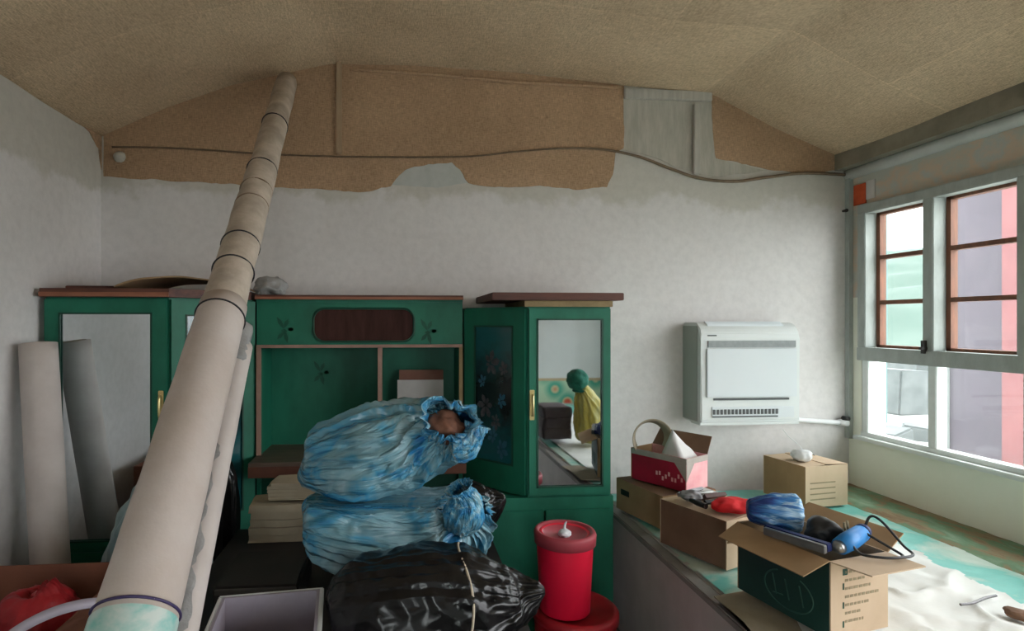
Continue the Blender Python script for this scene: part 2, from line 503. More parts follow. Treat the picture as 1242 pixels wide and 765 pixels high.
def slab(pts, nrm, thick, bm=None):
    """3D polygon given thickness along nrm"""
    bm = bm or bmesh.new()
    nrm = Vector(nrm).normalized() * thick
    a = [bm.verts.new(p) for p in pts]
    b = [bm.verts.new(Vector(p) + nrm) for p in pts]
    n = len(pts)
    bm.faces.new(a)
    bm.faces.new(list(reversed(b)))
    for i in range(n):
        bm.faces.new((a[i], b[i], b[(i + 1) % n], a[(i + 1) % n]))
    bmesh.ops.triangulate(bm, faces=[f for f in bm.faces if len(f.verts) > 4], quad_method='BEAUTY', ngon_method='EAR_CLIP')
    return bm

def smoothpath(pts, n):
    """Catmull-Rom through tuples of any length"""
    out = []
    m = len(pts)
    for i in range(n + 1):
        t = i / n * (m - 1)
        k = min(int(t), m - 2)
        u = t - k
        p0, p1, p2, p3 = pts[max(k - 1, 0)], pts[k], pts[k + 1], pts[min(k + 2, m - 1)]
        out.append(tuple(0.5 * ((2 * b) + (-a + c) * u + (2 * a - 5 * b + 4 * c - d) * u * u + (-a + 3 * b - 3 * c + d) * u ** 3) for a, b, c, d in zip(p0, p1, p2, p3)))
    return out

def tube(path, rad, seg=10, bm=None, caps=True, jit=0.0, seed=0):
    """path: list of 3-vectors; rad: number or list"""
    bm = bm or bmesh.new()
    path = [Vector(p) for p in path]
    n = len(path)
    rs = rad if isinstance(rad, (list, tuple)) else [rad] * n
    rings = []
    ref = None
    for i, p in enumerate(path):
        t = (path[min(i + 1, n - 1)] - path[max(i - 1, 0)]).normalized()
        if ref is None:
            ref = Vector((0, 0, 1)) if abs(t.z) < 0.9 else Vector((1, 0, 0))
        a = (ref - t * ref.dot(t)).normalized()
        ref = a
        b = t.cross(a)
        ring = []
        for k in range(seg):
            th = 2 * PI * k / seg
            r = rs[i]
            d = a * math.cos(th) + b * math.sin(th)
            if jit:
                r *= 1 + jit * noise.noise(Vector((p.x, p.y, p.z)) * 7 + d * 1.5 + Vector((seed, 0, 0)))
            ring.append(bm.verts.new(p + d * r))
        rings.append(ring)
    for i in range(n - 1):
        for k in range(seg):
            bm.faces.new((rings[i][k], rings[i][(k + 1) % seg], rings[i + 1][(k + 1) % seg], rings[i + 1][k]))
    if caps:
        bm.faces.new(rings[0])
        bm.faces.new(rings[-1])
    return bm

def lathe(profile, seg=32, c=(0, 0, 0), bm=None):
    bm = bm or bmesh.new()
    rings = []
    for r, z in profile:
        if r < 1e-5:
            rings.append([bm.verts.new((c[0], c[1], c[2] + z))])
        else:
            rings.append([bm.verts.new((c[0] + r * math.cos(2 * PI * k / seg), c[1] + r * math.sin(2 * PI * k / seg), c[2] + z)) for k in range(seg)])
    for a, b in zip(rings, rings[1:]):
        for k in range(seg):
            q = [a[k % len(a)], a[(k + 1) % len(a)], b[(k + 1) % len(b)], b[k % len(b)]]
            u = []
            for v in q:
                if v not in u:
                    u.append(v)
            if len(u) > 2:
                bm.faces.new(u)
    return bm

def sweep_sack(rings, seg=120, n=90, pleat=None, crumple=0.02, seed=0, zmin=None, up=(0, 0, 1), cap0=True, cap1=False, kz=None):
    """bag surface: rings = (x, y, z, ra, rb) along a spine, pleats(v) gives depth of radial folds; UVs carry (angle, length)"""
    bm = bmesh.new()
    uvl = bm.loops.layers.uv.new('UVMap')
    R = smoothpath(rings, n)
    P = [Vector(r[:3]) for r in R]
    rr = random.Random(seed)
    fr = [(rr.randint(11, 15), rr.random() * 6), (rr.randint(21, 29), rr.random() * 6), (rr.randint(36, 48), rr.random() * 6)]
    V = []
    ref = Vector(up)
    sd = Vector((seed * 3.1, seed * 1.7, 0))
    for i, r in enumerate(R):
        t = (P[min(i + 1, n)] - P[max(i - 1, 0)]).normalized()
        a = (ref - t * ref.dot(t)).normalized()
        b = t.cross(a)
        pv = pleat(i / n) if pleat else 0
        row = []
        for k in range(seg):
            th = 2 * PI * k / seg
            # folds wander a little along the bag
            w_ = noise.noise(Vector((math.cos(th) * 1.4, math.sin(th) * 1.4, i / n * 2.5)) + sd) * 1.8
            m = sum((0.5 / (j + 1)) * (1 - 2 * abs(math.sin(f * 0.5 * (th + w_ * 0.25) + ph))) for j, (f, ph) in enumerate(fr))
            q = P[i] + a * (math.cos(th) * max(r[3], 0.001)) + b * (math.sin(th) * max(r[4], 0.001))
            c = 0
            for s, am in ((5, 1.0), (11, 0.6), (23, 0.35)):
                c += am * (1 - 2 * abs(noise.noise(q * s + sd)))
            s_ = 1 + pv * m
            q = P[i] + (a * (math.cos(th) * max(r[3], 0.001)) + b * (math.sin(th) * max(r[4], 0.001))) * s_
            nn = (q - P[i])
            if nn.length > 1e-6:
                q += nn.normalized() * crumple * (c - 0.9) * min(1, nn.length / 0.05)
            if zmin is not None and q.z < zmin:
                q.z = zmin + 0.002 * rr.random()
            if kz is not None and q.z > kz:
                q.z = kz - 0.002 * rr.random()
            row.append(bm.verts.new(q))
        V.append(row)
    for i in range(n):
        for k in range(seg):
            f = bm.faces.new((V[i][k], V[i][(k + 1) % seg], V[i + 1][(k + 1) % seg], V[i + 1][k]))
            uv = ((k / seg, i / n), ((k + 1) / seg, i / n), ((k + 1) / seg, (i + 1) / n), (k / seg, (i + 1) / n))
            for lp, u in zip(f.loops, uv):
                lp[uvl].uv = u
    if cap0:
        bm.faces.new(V[0])
    if cap1:
        bm.faces.new(V[-1])
    return bm

def blob(c, r, amp=0.15, freq=6, seed=0, sub=4, zmin=None, ridged=True):
    bm = bmesh.new()
    bmesh.ops.create_icosphere(bm, subdivisions=sub, radius=1)
    sd = Vector((seed * 2.3, seed, 0))
    for v in bm.verts:
        d = v.co.normalized()
        q = Vector((d.x * r[0], d.y * r[1], d.z * r[2]))
        nz = 0
        for s, a in ((1, 1), (2.1, 0.5), (4.3, 0.25)):
            k = noise.noise(q * freq * s + sd)
            nz += a * ((0.5 - abs(k) * 1.6) if ridged else k)
        q *= 1 + amp * nz
        q += Vector(c)
        if zmin is not None and q.z < zmin:
            q.z = zmin
        v.co = q
    return bm

def gridsheet(x0, x1, y0, y1, nx, ny, zf, bm=None, keep=None):
    bm = bm or bmesh.new()
    V = {}
    for i in range(nx + 1):
        for j in range(ny + 1):
            x = x0 + (x1 - x0) * i / nx
            y = y0 + (y1 - y0) * j / ny
            V[i, j] = bm.verts.new((x, y, zf(x, y)))
    for i in range(nx):
        for j in range(ny):
            x = x0 + (x1 - x0) * (i + 0.5) / nx
            y = y0 + (y1 - y0) * (j + 0.5) / ny
            if keep and not keep(x, y):
                continue
            bm.faces.new((V[i, j], V[i + 1, j], V[i + 1, j + 1], V[i, j + 1]))
    for v in list(bm.verts):
        if not v.link_faces:
            bm.verts.remove(v)
    return bm

def ragged(pts, step=0.03, amp=0.012, seed=0, closed=True, fix=()):
    """subdivide a 2D outline and roughen it (edges listed in fix stay straight)"""
    out = []
    n = len(pts)
    for i in range(n if closed else n - 1):
        a, b = Vector(pts[i]), Vector(pts[(i + 1) % n])
        L = (b - a).length
        m = max(1, int(L / step))
        nrm = Vector((-(b - a).y, (b - a).x)).normalized() if L > 0 else Vector((0, 0))
        for k in range(m):
            p = a.lerp(b, k / m)
            if i not in fix and k > 0:
                p = p + nrm * amp * (noise.noise(Vector((p.x * 9, p.y * 9, seed))) * 1.4 + noise.noise(Vector((p.x * 31, p.y * 31, seed + 5))) * 0.7)
            out.append((p.x, p.y))
    return out

# ------------------------------------------------------------------ room shell
def lerp_profile(prof, x):
    if x <= prof[0][0]:
        return prof[0][1]
    for (a, za), (b, zb) in zip(prof, prof[1:]):
        if x <= b:
            return za + (zb - za) * (x - a) / (b - a)
    return prof[-1][1]

CPX = [(125, 166), (200, 132), (280, 104), (345, 90), (400, 78), (500, 80), (620, 88), (755, 104), (862, 114), (940, 156), (1030, 196)]
CPROF = [(aty(px, py, YB).x, aty(px, py, YB).z) for px, py in CPX]
CPROF[0] = (XL, CPROF[0][1])
CPROF[-1] = (XR, CPROF[-1][1])

def ceil_z(x, y):
    s = noise.noise(Vector((x * 1.3, y * 1.1, 4))) * 0.018 + noise.noise(Vector((x * 4, y * 4, 9))) * 0.005
    e = max(0.0, min(1.0, (YB - y) / 0.3))
    return lerp_profile(CPROF, x) + s * e

ce = gridsheet(XL - 0.05, XR + 0.05, YF - 0.05, YB + 0.05, 90, 80, ceil_z)
o = mk('ceiling', ce, 'lining_ceiling', smooth=True, origin=(0, 0, 0))
tag(o, 'brown woven paper lined ceiling sloping down to both sides', kind='structure')
o = mk('roof', box(XL - 0.4, XR + 0.35, YF - 0.3, YB + 0.3, 3.45, 3.6), 'floor_concrete')
tag(o, 'flat roof slab over the lined ceiling', kind='structure')
o = mk('floor', box(XL - 0.2, XR + 0.25, YF - 0.2, YB + 0.2, -0.1, 0.0), 'floor_concrete')
tag(o, 'dark bare concrete floor', kind='structure')
o = mk('wall_back', box(XL - 0.2, XR + 0.25, YB, YB + 0.2, 0, 3.45), 'whitewash', origin=(0, 0, 0))
tag(o, 'whitewashed back wall with worn plaster below the lining', kind='structure')
o = mk('wall_left', box(XL - 0.2, XL, YF - 0.2, YB, 0, 3.45), 'whitewash', origin=(0, 0, 0))
tag(o, 'whitewashed left wall', kind='structure')
DX0, DX1, DZ1 = -0.45, 0.65, 2.15
o = mk('wall_front', boxes([(XL - 0.2, DX0, YF - 0.15, YF, 0, 3.45), (DX1, XR + 0.25, YF - 0.15, YF, 0, 3.45), (DX0, DX1, YF - 0.15, YF, DZ1, 3.45)]), 'dado_wall', origin=(0, 0, 0))
tag(o, 'white wall with a painted green flower band above the bed', kind='structure')
WT = 0.14
o = mk('wall_right', boxes([(XR, XR + WT, YF, YB, 0, WZ0), (XR, XR + WT, YF, YB, WZ1, 3.45), (XR, XR + WT, YF, WY0, WZ0, WZ1), (XR, XR + WT, WY1, YB, WZ0, WZ1)]), 'window_wall_plaster', origin=(0, 0, 0))
tag(o, 'pale plaster window wall', kind='structure')

# window band: grey frame, brown casements of three panes above, fixed panes below
win = thing('window_1', 'long grey window with brown barred casements above plain lower panes', None, (XR, 2.8, WZ0), kind='structure')
NB = 9
BW = (WY1 - WY0) / NB
mk('frame_rail', box(XR - 0.03, XR + 0.05, WY0, WY1, WZ1 - 0.055, WZ1, ), 'frame_paint', win, bev=0.004)
mk('frame_rail', box(XR - 0.035, XR + 0.06, WY0, WY1, WZM - 0.035, WZM + 0.045), 'frame_paint', win, bev=0.004)
mk('frame_rail', box(XR - 0.01, XR + 0.06, WY0, WY1, WZ0, WZ0 + 0.03), 'frame_white', win, bev=0.004)
mk('window_sill', box(XR - 0.045, XR + WT, WY0, WY1 + 0.02, WZ0 - 0.02, WZ0 + 0.004), 'frame_white', win, bev=0.004)
for i in range(NB + 1):
    y = WY1 - i * BW
    hw = 0.032 if 0 < i < NB else 0.03
    yc = y if 0 < i < NB else (y - 0.03 if i == 0 else y + 0.03)
    mk('frame_post', box(XR - 0.03, XR + 0.05, yc - hw, yc + hw, WZM + 0.045, WZ1 - 0.055), 'frame_paint', win, bev=0.004)
    mk('lower_post', box(XR - 0.005, XR + 0.06, yc - hw * 0.8, yc + hw * 0.8, WZ0 + 0.03, WZM - 0.035), 'frame_white', win, bev=0.004)
for i in range(4):
    ya = WY1 - i * BW - (0.06 if i == 0 else 0.032)
    yb = WY1 - (i + 1) * BW + 0.032
    z0, z1 = WZM + 0.045, WZ1 - 0.055
    c = 0.026
    xa, xb = XR + 0.045, XR + 0.085
    cs = mk('casement', boxes([(xa, xb, ya - c, ya, z0, z1), (xa, xb, yb, yb + c * 0.4, z0, z1), (xa, xb, yb, ya, z0, z0 + 0.016), (xa, xb, yb, ya, z1 - 0.016, z1)]), 'casement_brown', win)
    for k in (1, 2):
        zm = z0 + (z1 - z0) * k / 3
        mk('muntin', box(xa, xb, yb + c * 0.4, ya - c, zm - 0.012, zm + 0.012), 'casement_brown', cs)
    for k in range(3):
        za, zb = z0 + (z1 - z0) * k / 3, z0 + (z1 - z0) * (k + 1) / 3
        mk('pane', box(xa + 0.018, xa + 0.022, yb + 0.005, ya - 0.005, za + 0.005, zb - 0.005), 'window_glass', cs)
    mk('lower_pane', box(XR + 0.03, XR + 0.034, yb, ya, WZ0 + 0.02, WZM - 0.03), 'window_glass', win)
    if i == 0:
        yl = yb - 0.02
        mk('latch', boxes([(XR - 0.05, XR - 0.03, yl - 0.008, yl + 0.008, WZM + 0.03, WZM + 0.10), (XR - 0.065, XR - 0.03, yl - 0.012, yl + 0.004, WZM + 0.05, WZM + 0.066)]), 'black_iron', win)

# added, unseen glazed double door in the wall behind, brightening near surfaces
dr_ = thing('added_door_1', 'added unseen grey glazed double door opposite the cabinets for front light', None, ((DX0 + DX1) / 2, YF, 0), kind='structure')
mk('door_frame', boxes([(DX0, DX0 + 0.05, YF - 0.1, YF, 0, DZ1), (DX1 - 0.05, DX1, YF - 0.1, YF, 0, DZ1), (DX0 + 0.05, DX1 - 0.05, YF - 0.1, YF, DZ1 - 0.05, DZ1)]), 'frame_paint', dr_)
for k in range(2):
    xa_ = DX0 + 0.05 + k * (DX1 - DX0 - 0.1) / 2
    xb_ = xa_ + (DX1 - DX0 - 0.1) / 2
    lf = mk('door_leaf', boxes([(xa_, xa_ + 0.06, YF - 0.08, YF - 0.04, 0.01, DZ1 - 0.05), (xb_ - 0.06, xb_, YF - 0.08, YF - 0.04, 0.01, DZ1 - 0.05), (xa_ + 0.06, xb_ - 0.06, YF - 0.08, YF - 0.04, 0.01, 0.25), (xa_ + 0.06, xb_ - 0.06, YF - 0.08, YF - 0.04, DZ1 - 0.12, DZ1 - 0.05), (xa_ + 0.06, xb_ - 0.06, YF - 0.08, YF - 0.04, 1.0, 1.06)]), 'frame_paint', dr_)
    mk('pane', box(xa_ + 0.055, xb_ - 0.055, YF - 0.062, YF - 0.058, 1.055, DZ1 - 0.115), 'window_glass', lf)
    mk('pane', box(xa_ + 0.055, xb_ - 0.055, YF - 0.062, YF - 0.058, 0.245, 1.005), 'window_glass', lf)

# rounded pale ledge and dark paper fascia below the ceiling on the window wall
zt = CPROF[-1][1]
o = mk('trim_1', tube([(XR - 0.01, YB - 0.005, zt - 0.085), (XR - 0.01, 1.0, zt - 0.085), (XR - 0.01, YF, zt - 0.085)], 0.035, 12), 'frame_white', smooth=True)
tag(o, 'pale rounded ledge running under the ceiling above the window', kind='structure')
o = mk('trim_2', prism([(XR, YF), (XR, YB - 0.004), (XR - 0.10, YB - 0.004), (XR - 0.10, YF)], zt - 0.06, zt + 0.04), 'fascia')
tag(o, 'brown papered fascia along the top of the window wall', kind='structure')
o = mk('trim_3', box(XR - 0.028, XR - 0.001, YB - 0.035, YB - 0.001, WZ0 - 0.03, zt - 0.07), 'frame_paint')
tag(o, 'narrow grey corner post beside the window', kind='structure')

# ------------------------------------------------------------------ lining on the back wall
def on_back(lst):
    return [(aty(px, py, YB).x, aty(px, py, YB).z) for px, py in lst]

def lining_piece(name, px, material, label, off=0.004, amp=0.014, seed=0, fix=()):
    pts = ragged(on_back(px), 0.025, amp, seed, fix=fix)
    o = mk(name, slab([(x, YB - off, z) for x, z in pts], (0, 1, 0), off - 0.0005), material, origin=(0, YB, 2.0))
    tag(o, label, 'wall lining', 'paper lining on the back wall')
    return o

lining_piece('wall_lining', [(126, 162), (200, 128), (280, 100), (345, 86), (400, 74), (500, 76), (620, 84), (756, 100), (756, 180), (746, 186), (743, 212), (736, 227), (705, 230), (660, 226), (600, 227), (568, 222), (558, 206), (548, 197), (520, 199), (497, 204), (484, 213), (474, 226), (440, 233), (395, 230), (330, 227), (262, 222), (200, 219), (126, 214)],
             'lining', 'large brown woven lining on the wall above the cabinets', seed=1, amp=0.007)
lining_piece('wall_lining', [(862, 112), (940, 152), (1030, 193), (1030, 206), (985, 209), (940, 207), (900, 199), (868, 192), (864, 150)],
             'lining', 'brown triangular lining in the wall corner beside the window', seed=2, amp=0.008)
lining_piece('wall_lining', [(754, 101), (862, 112), (866, 150), (868, 192), (900, 199), (930, 207), (880, 214), (850, 212), (820, 203), (790, 190), (752, 181)],
             'patch_paper', 'grey white paper patch between two brown linings', off=0.003, seed=3, amp=0.006)
lining_piece('wall_lining', [(476, 224), (480, 206), (497, 198), (520, 193), (550, 191), (564, 200), (574, 220), (530, 228)],
             'plaster_grey', 'bare pale plaster notch in the brown lining edge', off=0.002, seed=5, amp=0.005)
# horizontal fold of the lining just below the ceiling
fold = [aty(px, py, YB - 0.012) for px, py in ((424, 84), (520, 90), (620, 99), (700, 103), (752, 106))]
o = mk('lining_fold', tube(smoothpath([tuple(p) for p in fold], 40), 0.011, 8), 'lining', smooth=True)
tag(o, 'raised horizontal fold of lining paper high on the wall', 'wall lining', 'paper lining on the back wall')
# left wall corner scrap
def on_left(lst):
    return [(atx(px, py, XL).y, atx(px, py, XL).z) for px, py in lst]
sc = ragged(on_left([(70, 118), (124, 152), (124, 218), (119, 180), (108, 160), (90, 146), (80, 134)]), 0.02, 0.008, 8)
o = mk('wall_lining', slab([(XL + 0.004, y, z) for y, z in sc], (-1, 0, 0), 0.003), 'lining', origin=(XL, 3.2, 2.4))
tag(o, 'small torn brown lining scrap at the top of the left wall', 'wall lining', 'paper lining on the back wall')
# battens
for px, t, b_, hw, mt, lb in ((411, 72, 186, 0.016, 'batten_wood', 'thin upright wooden batten over the brown lining'), (845, 126, 211, 0.02, 'batten_grey', 'thin upright grey batten over the pale paper patch')):
    a, c = aty(px, t, YB - 0.02), aty(px, b_, YB - 0.02)
    o = mk('batten', box(a.x - hw, a.x + hw, YB - 0.028, YB - 0.004, c.z, a.z), mt, bev=0.004)
    tag(o, lb, 'batten')
o = mk('batten', box(aty(756, 0, YB).x, aty(862, 0, YB).x, YB - 0.022, YB - 0.003, aty(800, 122, YB).z, aty(800, 110, YB).z), 'batten_grey', bev=0.004)
tag(o, 'pale level batten along the top of the paper patch', 'batten')
# sagging cord along the lining edge
cp = [(136, 178), (220, 180), (330, 187), (430, 190), (560, 190), (625, 184), (680, 180), (730, 181), (775, 190), (812, 204), (848, 216), (890, 220), (930, 215), (975, 210), (1028, 212)]
path = smoothpath([tuple(aty(px, py, YB - 0.018)) for px, py in cp], 110)
o = mk('sagging_cord', tube(path, [0.005 + 0.0045 * min(1, max(0, (i - 40) / 30)) for i in range(111)], 8), 'cable_brown', smooth=True)
tag(o, 'brown cord sagging along the lining on the back wall', 'cord')
# pale knob of plaster and nails
o = mk('paper_wad', blob(aty(145, 190, YB - 0.03), (0.03, 0.022, 0.03), 0.2, 20, 3, 3), 'patch_paper', smooth=True)
tag(o, 'small pale wad of paper stuck in the corner lining', 'paper')
for (px, py), lb in (((1034, 187), 'dark nail under the ceiling above the corner post'), ((1027, 255), 'dark hook on the corner post level with the window top')):
    p = aty(px, py, YB - 0.05)
    o = mk('nail', tube([p, p + Vector((0.012, 0.045, 0.004))], [0.011, 0.007], 8), 'black_iron')
    tag(o, lb, 'nail')
p = atx(1048, 232, XR)
o = mk('red_sticker', box(XR - 0.006, XR - 0.001, p.y - 0.02, p.y + 0.075, p.z - 0.075, p.z + 0.05), 'red_paper')
tag(o, 'faded red paper scrap on the wall above the window', 'paper')
o = mk('paper_scrap', box(XR - 0.006, XR - 0.001, p.y - 0.085, p.y - 0.022, p.z - 0.055, p.z + 0.055), 'paper_white')
tag(o, 'torn white paper scrap beside the red one above window', 'paper')

# ------------------------------------------------------------------ brick bed
EX = 1.155
kang = thing('brick_bed', 'built-in brick bed platform with a grey front along the window', 'bed', (2.0, 1.0, 0))
mk('bed_body', box(EX + 0.012, XR - 0.002, YF + 0.002, YB - 0.002, 0.001, KZ - 0.03), 'bed_face', kang)
mk('bed_rim', box(EX, EX + 0.06, YF + 0.002, YB - 0.002, KZ - 0.03, KZ), 'bed_edge', kang, bev=0.005)
mk('bed_top', box(EX + 0.06, XR - 0.002, YF + 0.002, YB - 0.002, KZ - 0.03, KZ), 'bed_face', kang)

def zw(amp, s, sd, z0):
    return lambda x, y: z0 + amp * abs(noise.noise(Vector((x * s, y * s, sd)))) + amp * 0.4 * abs(noise.noise(Vector((x * s * 3, y * s * 3, sd))))

def edge_noise(t, s, sd):
    return noise.noise(Vector((t * s, sd, 0))) + 0.5 * noise.noise(Vector((t * s * 3.1, sd, 2)))

o = mk('plastic_sheet', gridsheet(EX + 0.02, 2.62, -1.4, 3.36, 90, 160, zw(0.005, 4, 2, KZ + 0.008), keep=lambda x, y: x < 2.525 + 0.05 * edge_noise(y, 3, 3) and x > EX + 0.07 + 0.03 * edge_noise(y, 4, 1)), 'teal_sheet', smooth=True, origin=(2, 1, KZ))
tag(o, 'teal green plastic sheet covering the brick bed', 'sheet')
def elz(x, y):
    b_ = 2.50 + 0.05 * edge_noise(y, 3, 3)
    return KZ + 0.0005 + 0.022 * max(0, min(1, (x - b_) / 0.06)) + 0.006 * abs(noise.noise(Vector((x * 6, y * 6, 7))))
o = mk('edge_lining', gridsheet(2.36, XR - 0.004, -1.4, 3.40, 60, 200, elz, keep=lambda x, y: x > 2.505 + 0.05 * edge_noise(y, 3, 3)), 'edge_lining', smooth=True, origin=(2.6, 1, KZ))
tag(o, 'worn brown and green lining strip along the wall foot', 'lining')
def wz(x, y):
    f = 0.020 * (1 - min(1, 2.2 * abs(noise.noise(Vector((x * 3.2 + y * 1.4, y * 2.0 - x, 3)))))) ** 3 + 0.016 * (1 - min(1, 3.2 * abs(noise.noise(Vector((x * 5.5 - y * 2, y * 3.0 + x, 13)))))) ** 3 + 0.008 * abs(noise.noise(Vector((x * 9, y * 6, 5))))
    return KZ + 0.016 + f * max(0.1, min(1, (x - 1.62) / 0.12))
o = mk('dust_sheet', gridsheet(1.30, 2.34, -0.6, 3.0, 110, 260, wz, keep=lambda x, y: (x < 2.22 + 0.05 * edge_noise(y, 3, 9) + 0.05 * (y - 2)) and (y < 2.80 + 0.05 * edge_noise(x, 5, 4)) and x > 1.52 - 0.25 * (y < 1.9)), 'white_sheet', smooth=True, origin=(1.9, 1.2, KZ))
tag(o, 'crumpled white sheet spread over the brick bed', 'sheet')
o = mk('kraft_paper', slab([atz(px, py, KZ + 0.02) + Vector((0, 0, dz)) for px, py, dz in ((866, 724, 0), (905, 717, 0), (960, 742, 0), (985, 790, 0), (930, 790, 0), (902, 755, 0))], (0, 0, 1), 0.004), 'paper_beige')
tag(o, 'beige paper sheet lying under the green carton', 'paper')
# nearer edge items on the sheet
p = atz(1180, 722, KZ + 0.05)
o = mk('wire_scrap', tube(smoothpath([tuple(atz(px, py, KZ + 0.045)) for px, py in ((1165, 733), (1180, 731), (1195, 725), (1208, 722))], 14), 0.005, 6), 'tool_grey')
tag(o, 'short grey wire scrap on the white sheet', 'wire')
p = atz(1236, 745, KZ + 0.045)
o = mk('crumpled_scrap', blob(p, (0.03, 0.04, 0.014), 0.4, 20, 5, 3), 'cardboard_dark')
tag(o, 'small dark crumpled scrap on the white sheet', 'scrap')

# ------------------------------------------------------------------ cabinets
def seg_frame(p0, p1):
    """matrix: local x along p0->p1, local y pointing out toward the room, z up"""
    d = Vector((p1[0] - p0[0], p1[1] - p0[1], 0))
    L = d.length
    d.normalize()
    n = Vector((d.y, -d.x, 0))
    return Matrix(((d.x, n.x, 0, p0[0]), (d.y, n.y, 0, p0[1]), (0, 0, 1, 0), (0, 0, 0, 1))), L

def door_on(parent, p0, p1, z0, z1, fr, panel_mat, panel_name, handle=None, bottom=None, top=None, rounded=0.0, label=None):
    M, L = seg_frame(p0, p1)
    t = 0.02
    fb = bottom or fr
    ft = top or fr
    g = 0.004
    d = mk('door', boxes([(g, fr, 0.001, t, z0, z1), (L - fr, L - g, 0.001, t, z0, z1), (fr, L - fr, 0.001, t, z0, z0 + fb), (fr, L - fr, 0.001, t, z1 - ft, z1)], M), 'cabinet_green', parent)
    mk('door_moulding', boxes([(fr, fr + 0.008, t - 0.004, t + 0.004, z0 + fb, z1 - ft), (L - fr - 0.008, L - fr, t - 0.004, t + 0.004, z0 + fb, z1 - ft), (fr, L - fr, t - 0.004, t + 0.004, z0 + fb, z0 + fb + 0.008), (fr, L - fr, t - 0.004, t + 0.004, z1 - ft - 0.008, z1 - ft)], M), 'cabinet_green_dark', d)
    pn = mk(panel_name, box(fr - 0.002, L - fr + 0.002, 0.006, 0.012, z0 + fb - 0.002, z1 - ft + 0.002, M=M), panel_mat, d)
    if handle:
        hx, hz = handle
        pts = [(hx, t, hz - 0.05), (hx, t + 0.02, hz - 0.045), (hx, t + 0.026, hz), (hx, t + 0.02, hz + 0.045), (hx, t, hz + 0.05)]
        mk('handle', tube([M @ Vector(q) for q in smoothpath(pts, 20)], 0.006, 8), 'brass', d, smooth=True)
        mk('handle_plate', box(hx - 0.012, hx + 0.012, t, t + 0.004, hz - 0.075, hz + 0.075, M=M), 'brass', d, bev=0.002)
    return d, M, L

YC, YM = 2.85, 3.15
xl0, xl1 = XL + 0.03, -1.097
xm0, xm1 = -0.777, 0.357
xr0, xr1 = 0.635, 1.06
ZLT, ZMT, ZRT = 1.765, 1.755, 1.725
BZ = 0.77

# left mirror cabinet
lc = thing('mirror_cabinet', 'green corner cabinet with a tall mirror door against left wall', 'cabinet', (-1.3, 3.1, 0))
mk('body', prism([(xl0, YB - 0.003), (xl0, YC), (xl1, YC), (xm0 - 0.002, YM), (xm0 - 0.002, YB - 0.003)], 0.0, ZLT), 'cabinet_green', lc)
door_on(lc, (xl0, YC), (xl1, YC), 0.60, ZLT - 0.01, 0.068, 'mirror', 'mirror', handle=(0.555 - 0.03, 1.25), bottom=0.02, top=0.062)
door_on(lc, (xl1, YC), (xm0, YM), 0.60, ZLT - 0.01, 0.07, 'painted_glass', 'painted_panel', handle=None)
M_, L_ = seg_frame((xl0, YC), (xl1, YC))
mk('drawer', box(0.01, L_ - 0.01, 0.001, 0.018, 0.06, 0.57, M=M_), 'cabinet_green', lc, bev=0.003)
cr = mk('crown_board', prism([(xl0 - 0.0, YB - 0.003), (xl0, YC - 0.05), (xl1 + 0.02, YC - 0.05), (xm0 - 0.002, YM - 0.05), (xm0 - 0.002, YB - 0.003)], ZLT, ZLT + 0.04), 'crown_brown', lc)
mk('crown_lip', box(xl0, xl1 + 0.02, YC - 0.058, YC - 0.05, ZLT + 0.002, ZLT + 0.022), 'crown_edge', cr)

# cardboard folded over the cabinet top
def arch(x, y):
    t = (x + 1.35) / 0.55
    return ZLT + 0.048 + 0.05 * max(0, math.sin(PI * max(0, min(1, t)))) ** 0.7 + 0.008 * noise.noise(Vector((x * 7, y * 5, 1)))
bm = gridsheet(-1.35, -0.80, 2.86, 3.36, 30, 12, arch)
o = mk('cardboard_sheet', bm, 'cardboard', smooth=True)
tag(o, 'brown cardboard sheet bowed on top of the mirror cabinet', 'cardboard')
md = o.modifiers.new('thick', 'SOLIDIFY'); md.thickness = 0.006; md.offset = 1
o = mk('wood_strip', box(-1.62, -1.37, 2.95, 3.2, ZLT + 0.042, ZLT + 0.06), 'crown_brown', bev=0.003)
tag(o, 'flat dark board lying on the mirror cabinet', 'board')

# middle shelf unit
mc = thing('shelf_cabinet', 'green middle cabinet with two open recesses above a wooden counter', 'cabinet', (-0.2, 3.2, 0))
g = 0.02
XA, XB = xm0 + g, xm1 - g
ZH, ZC = 1.515, 0.945
mk('header', box(XA, XB, YM - 0.02, YM, ZH, ZMT), 'cabinet_green', mc)
mk('top_board', box(XA, XB, YM - 0.03, YB - 0.004, ZMT, ZMT + 0.012), 'cabinet_green', mc)
cr = mk('crown_board', box(XA, XB, YM - 0.06, YB - 0.004, ZMT + 0.012, ZMT + 0.036), 'crown_brown', mc)
mk('crown_lip', box(XA, XB, YM - 0.066, YM - 0.06, ZMT + 0.013, ZMT + 0.026), 'crown_edge', cr)
mk('back_panel', box(XA, XB, YB - 0.02, YB - 0.005, 0.05, ZMT), 'cabinet_green', mc)
mk('side_panel', box(XA, XA + 0.02, YM - 0.02, YB - 0.02, 0.0, ZH), 'cabinet_green', mc)
mk('side_panel', box(XB - 0.02, XB, YM - 0.02, YB - 0.02, 0.0, ZH), 'cabinet_green', mc)
mk('recess_ceiling', box(XA + 0.02, XB - 0.02, YM, YB - 0.02, ZH, ZH + 0.015), 'cabinet_green', mc)
pdx = aty(461, 480, YM - 0.02).x
mk('divider', box(pdx - 0.008, pdx + 0.008, YM - 0.02, YB - 0.02, ZC, ZH), 'cabinet_green', mc)
mk('trim_strip', box(pdx - 0.012, pdx + 0.012, YM - 0.032, YM - 0.0205, ZC, ZH), 'pink_trim', mc)
mk('trim_strip', box(XA, XA + 0.024, YM - 0.032, YM - 0.0205, ZC, ZH), 'pink_trim', mc)
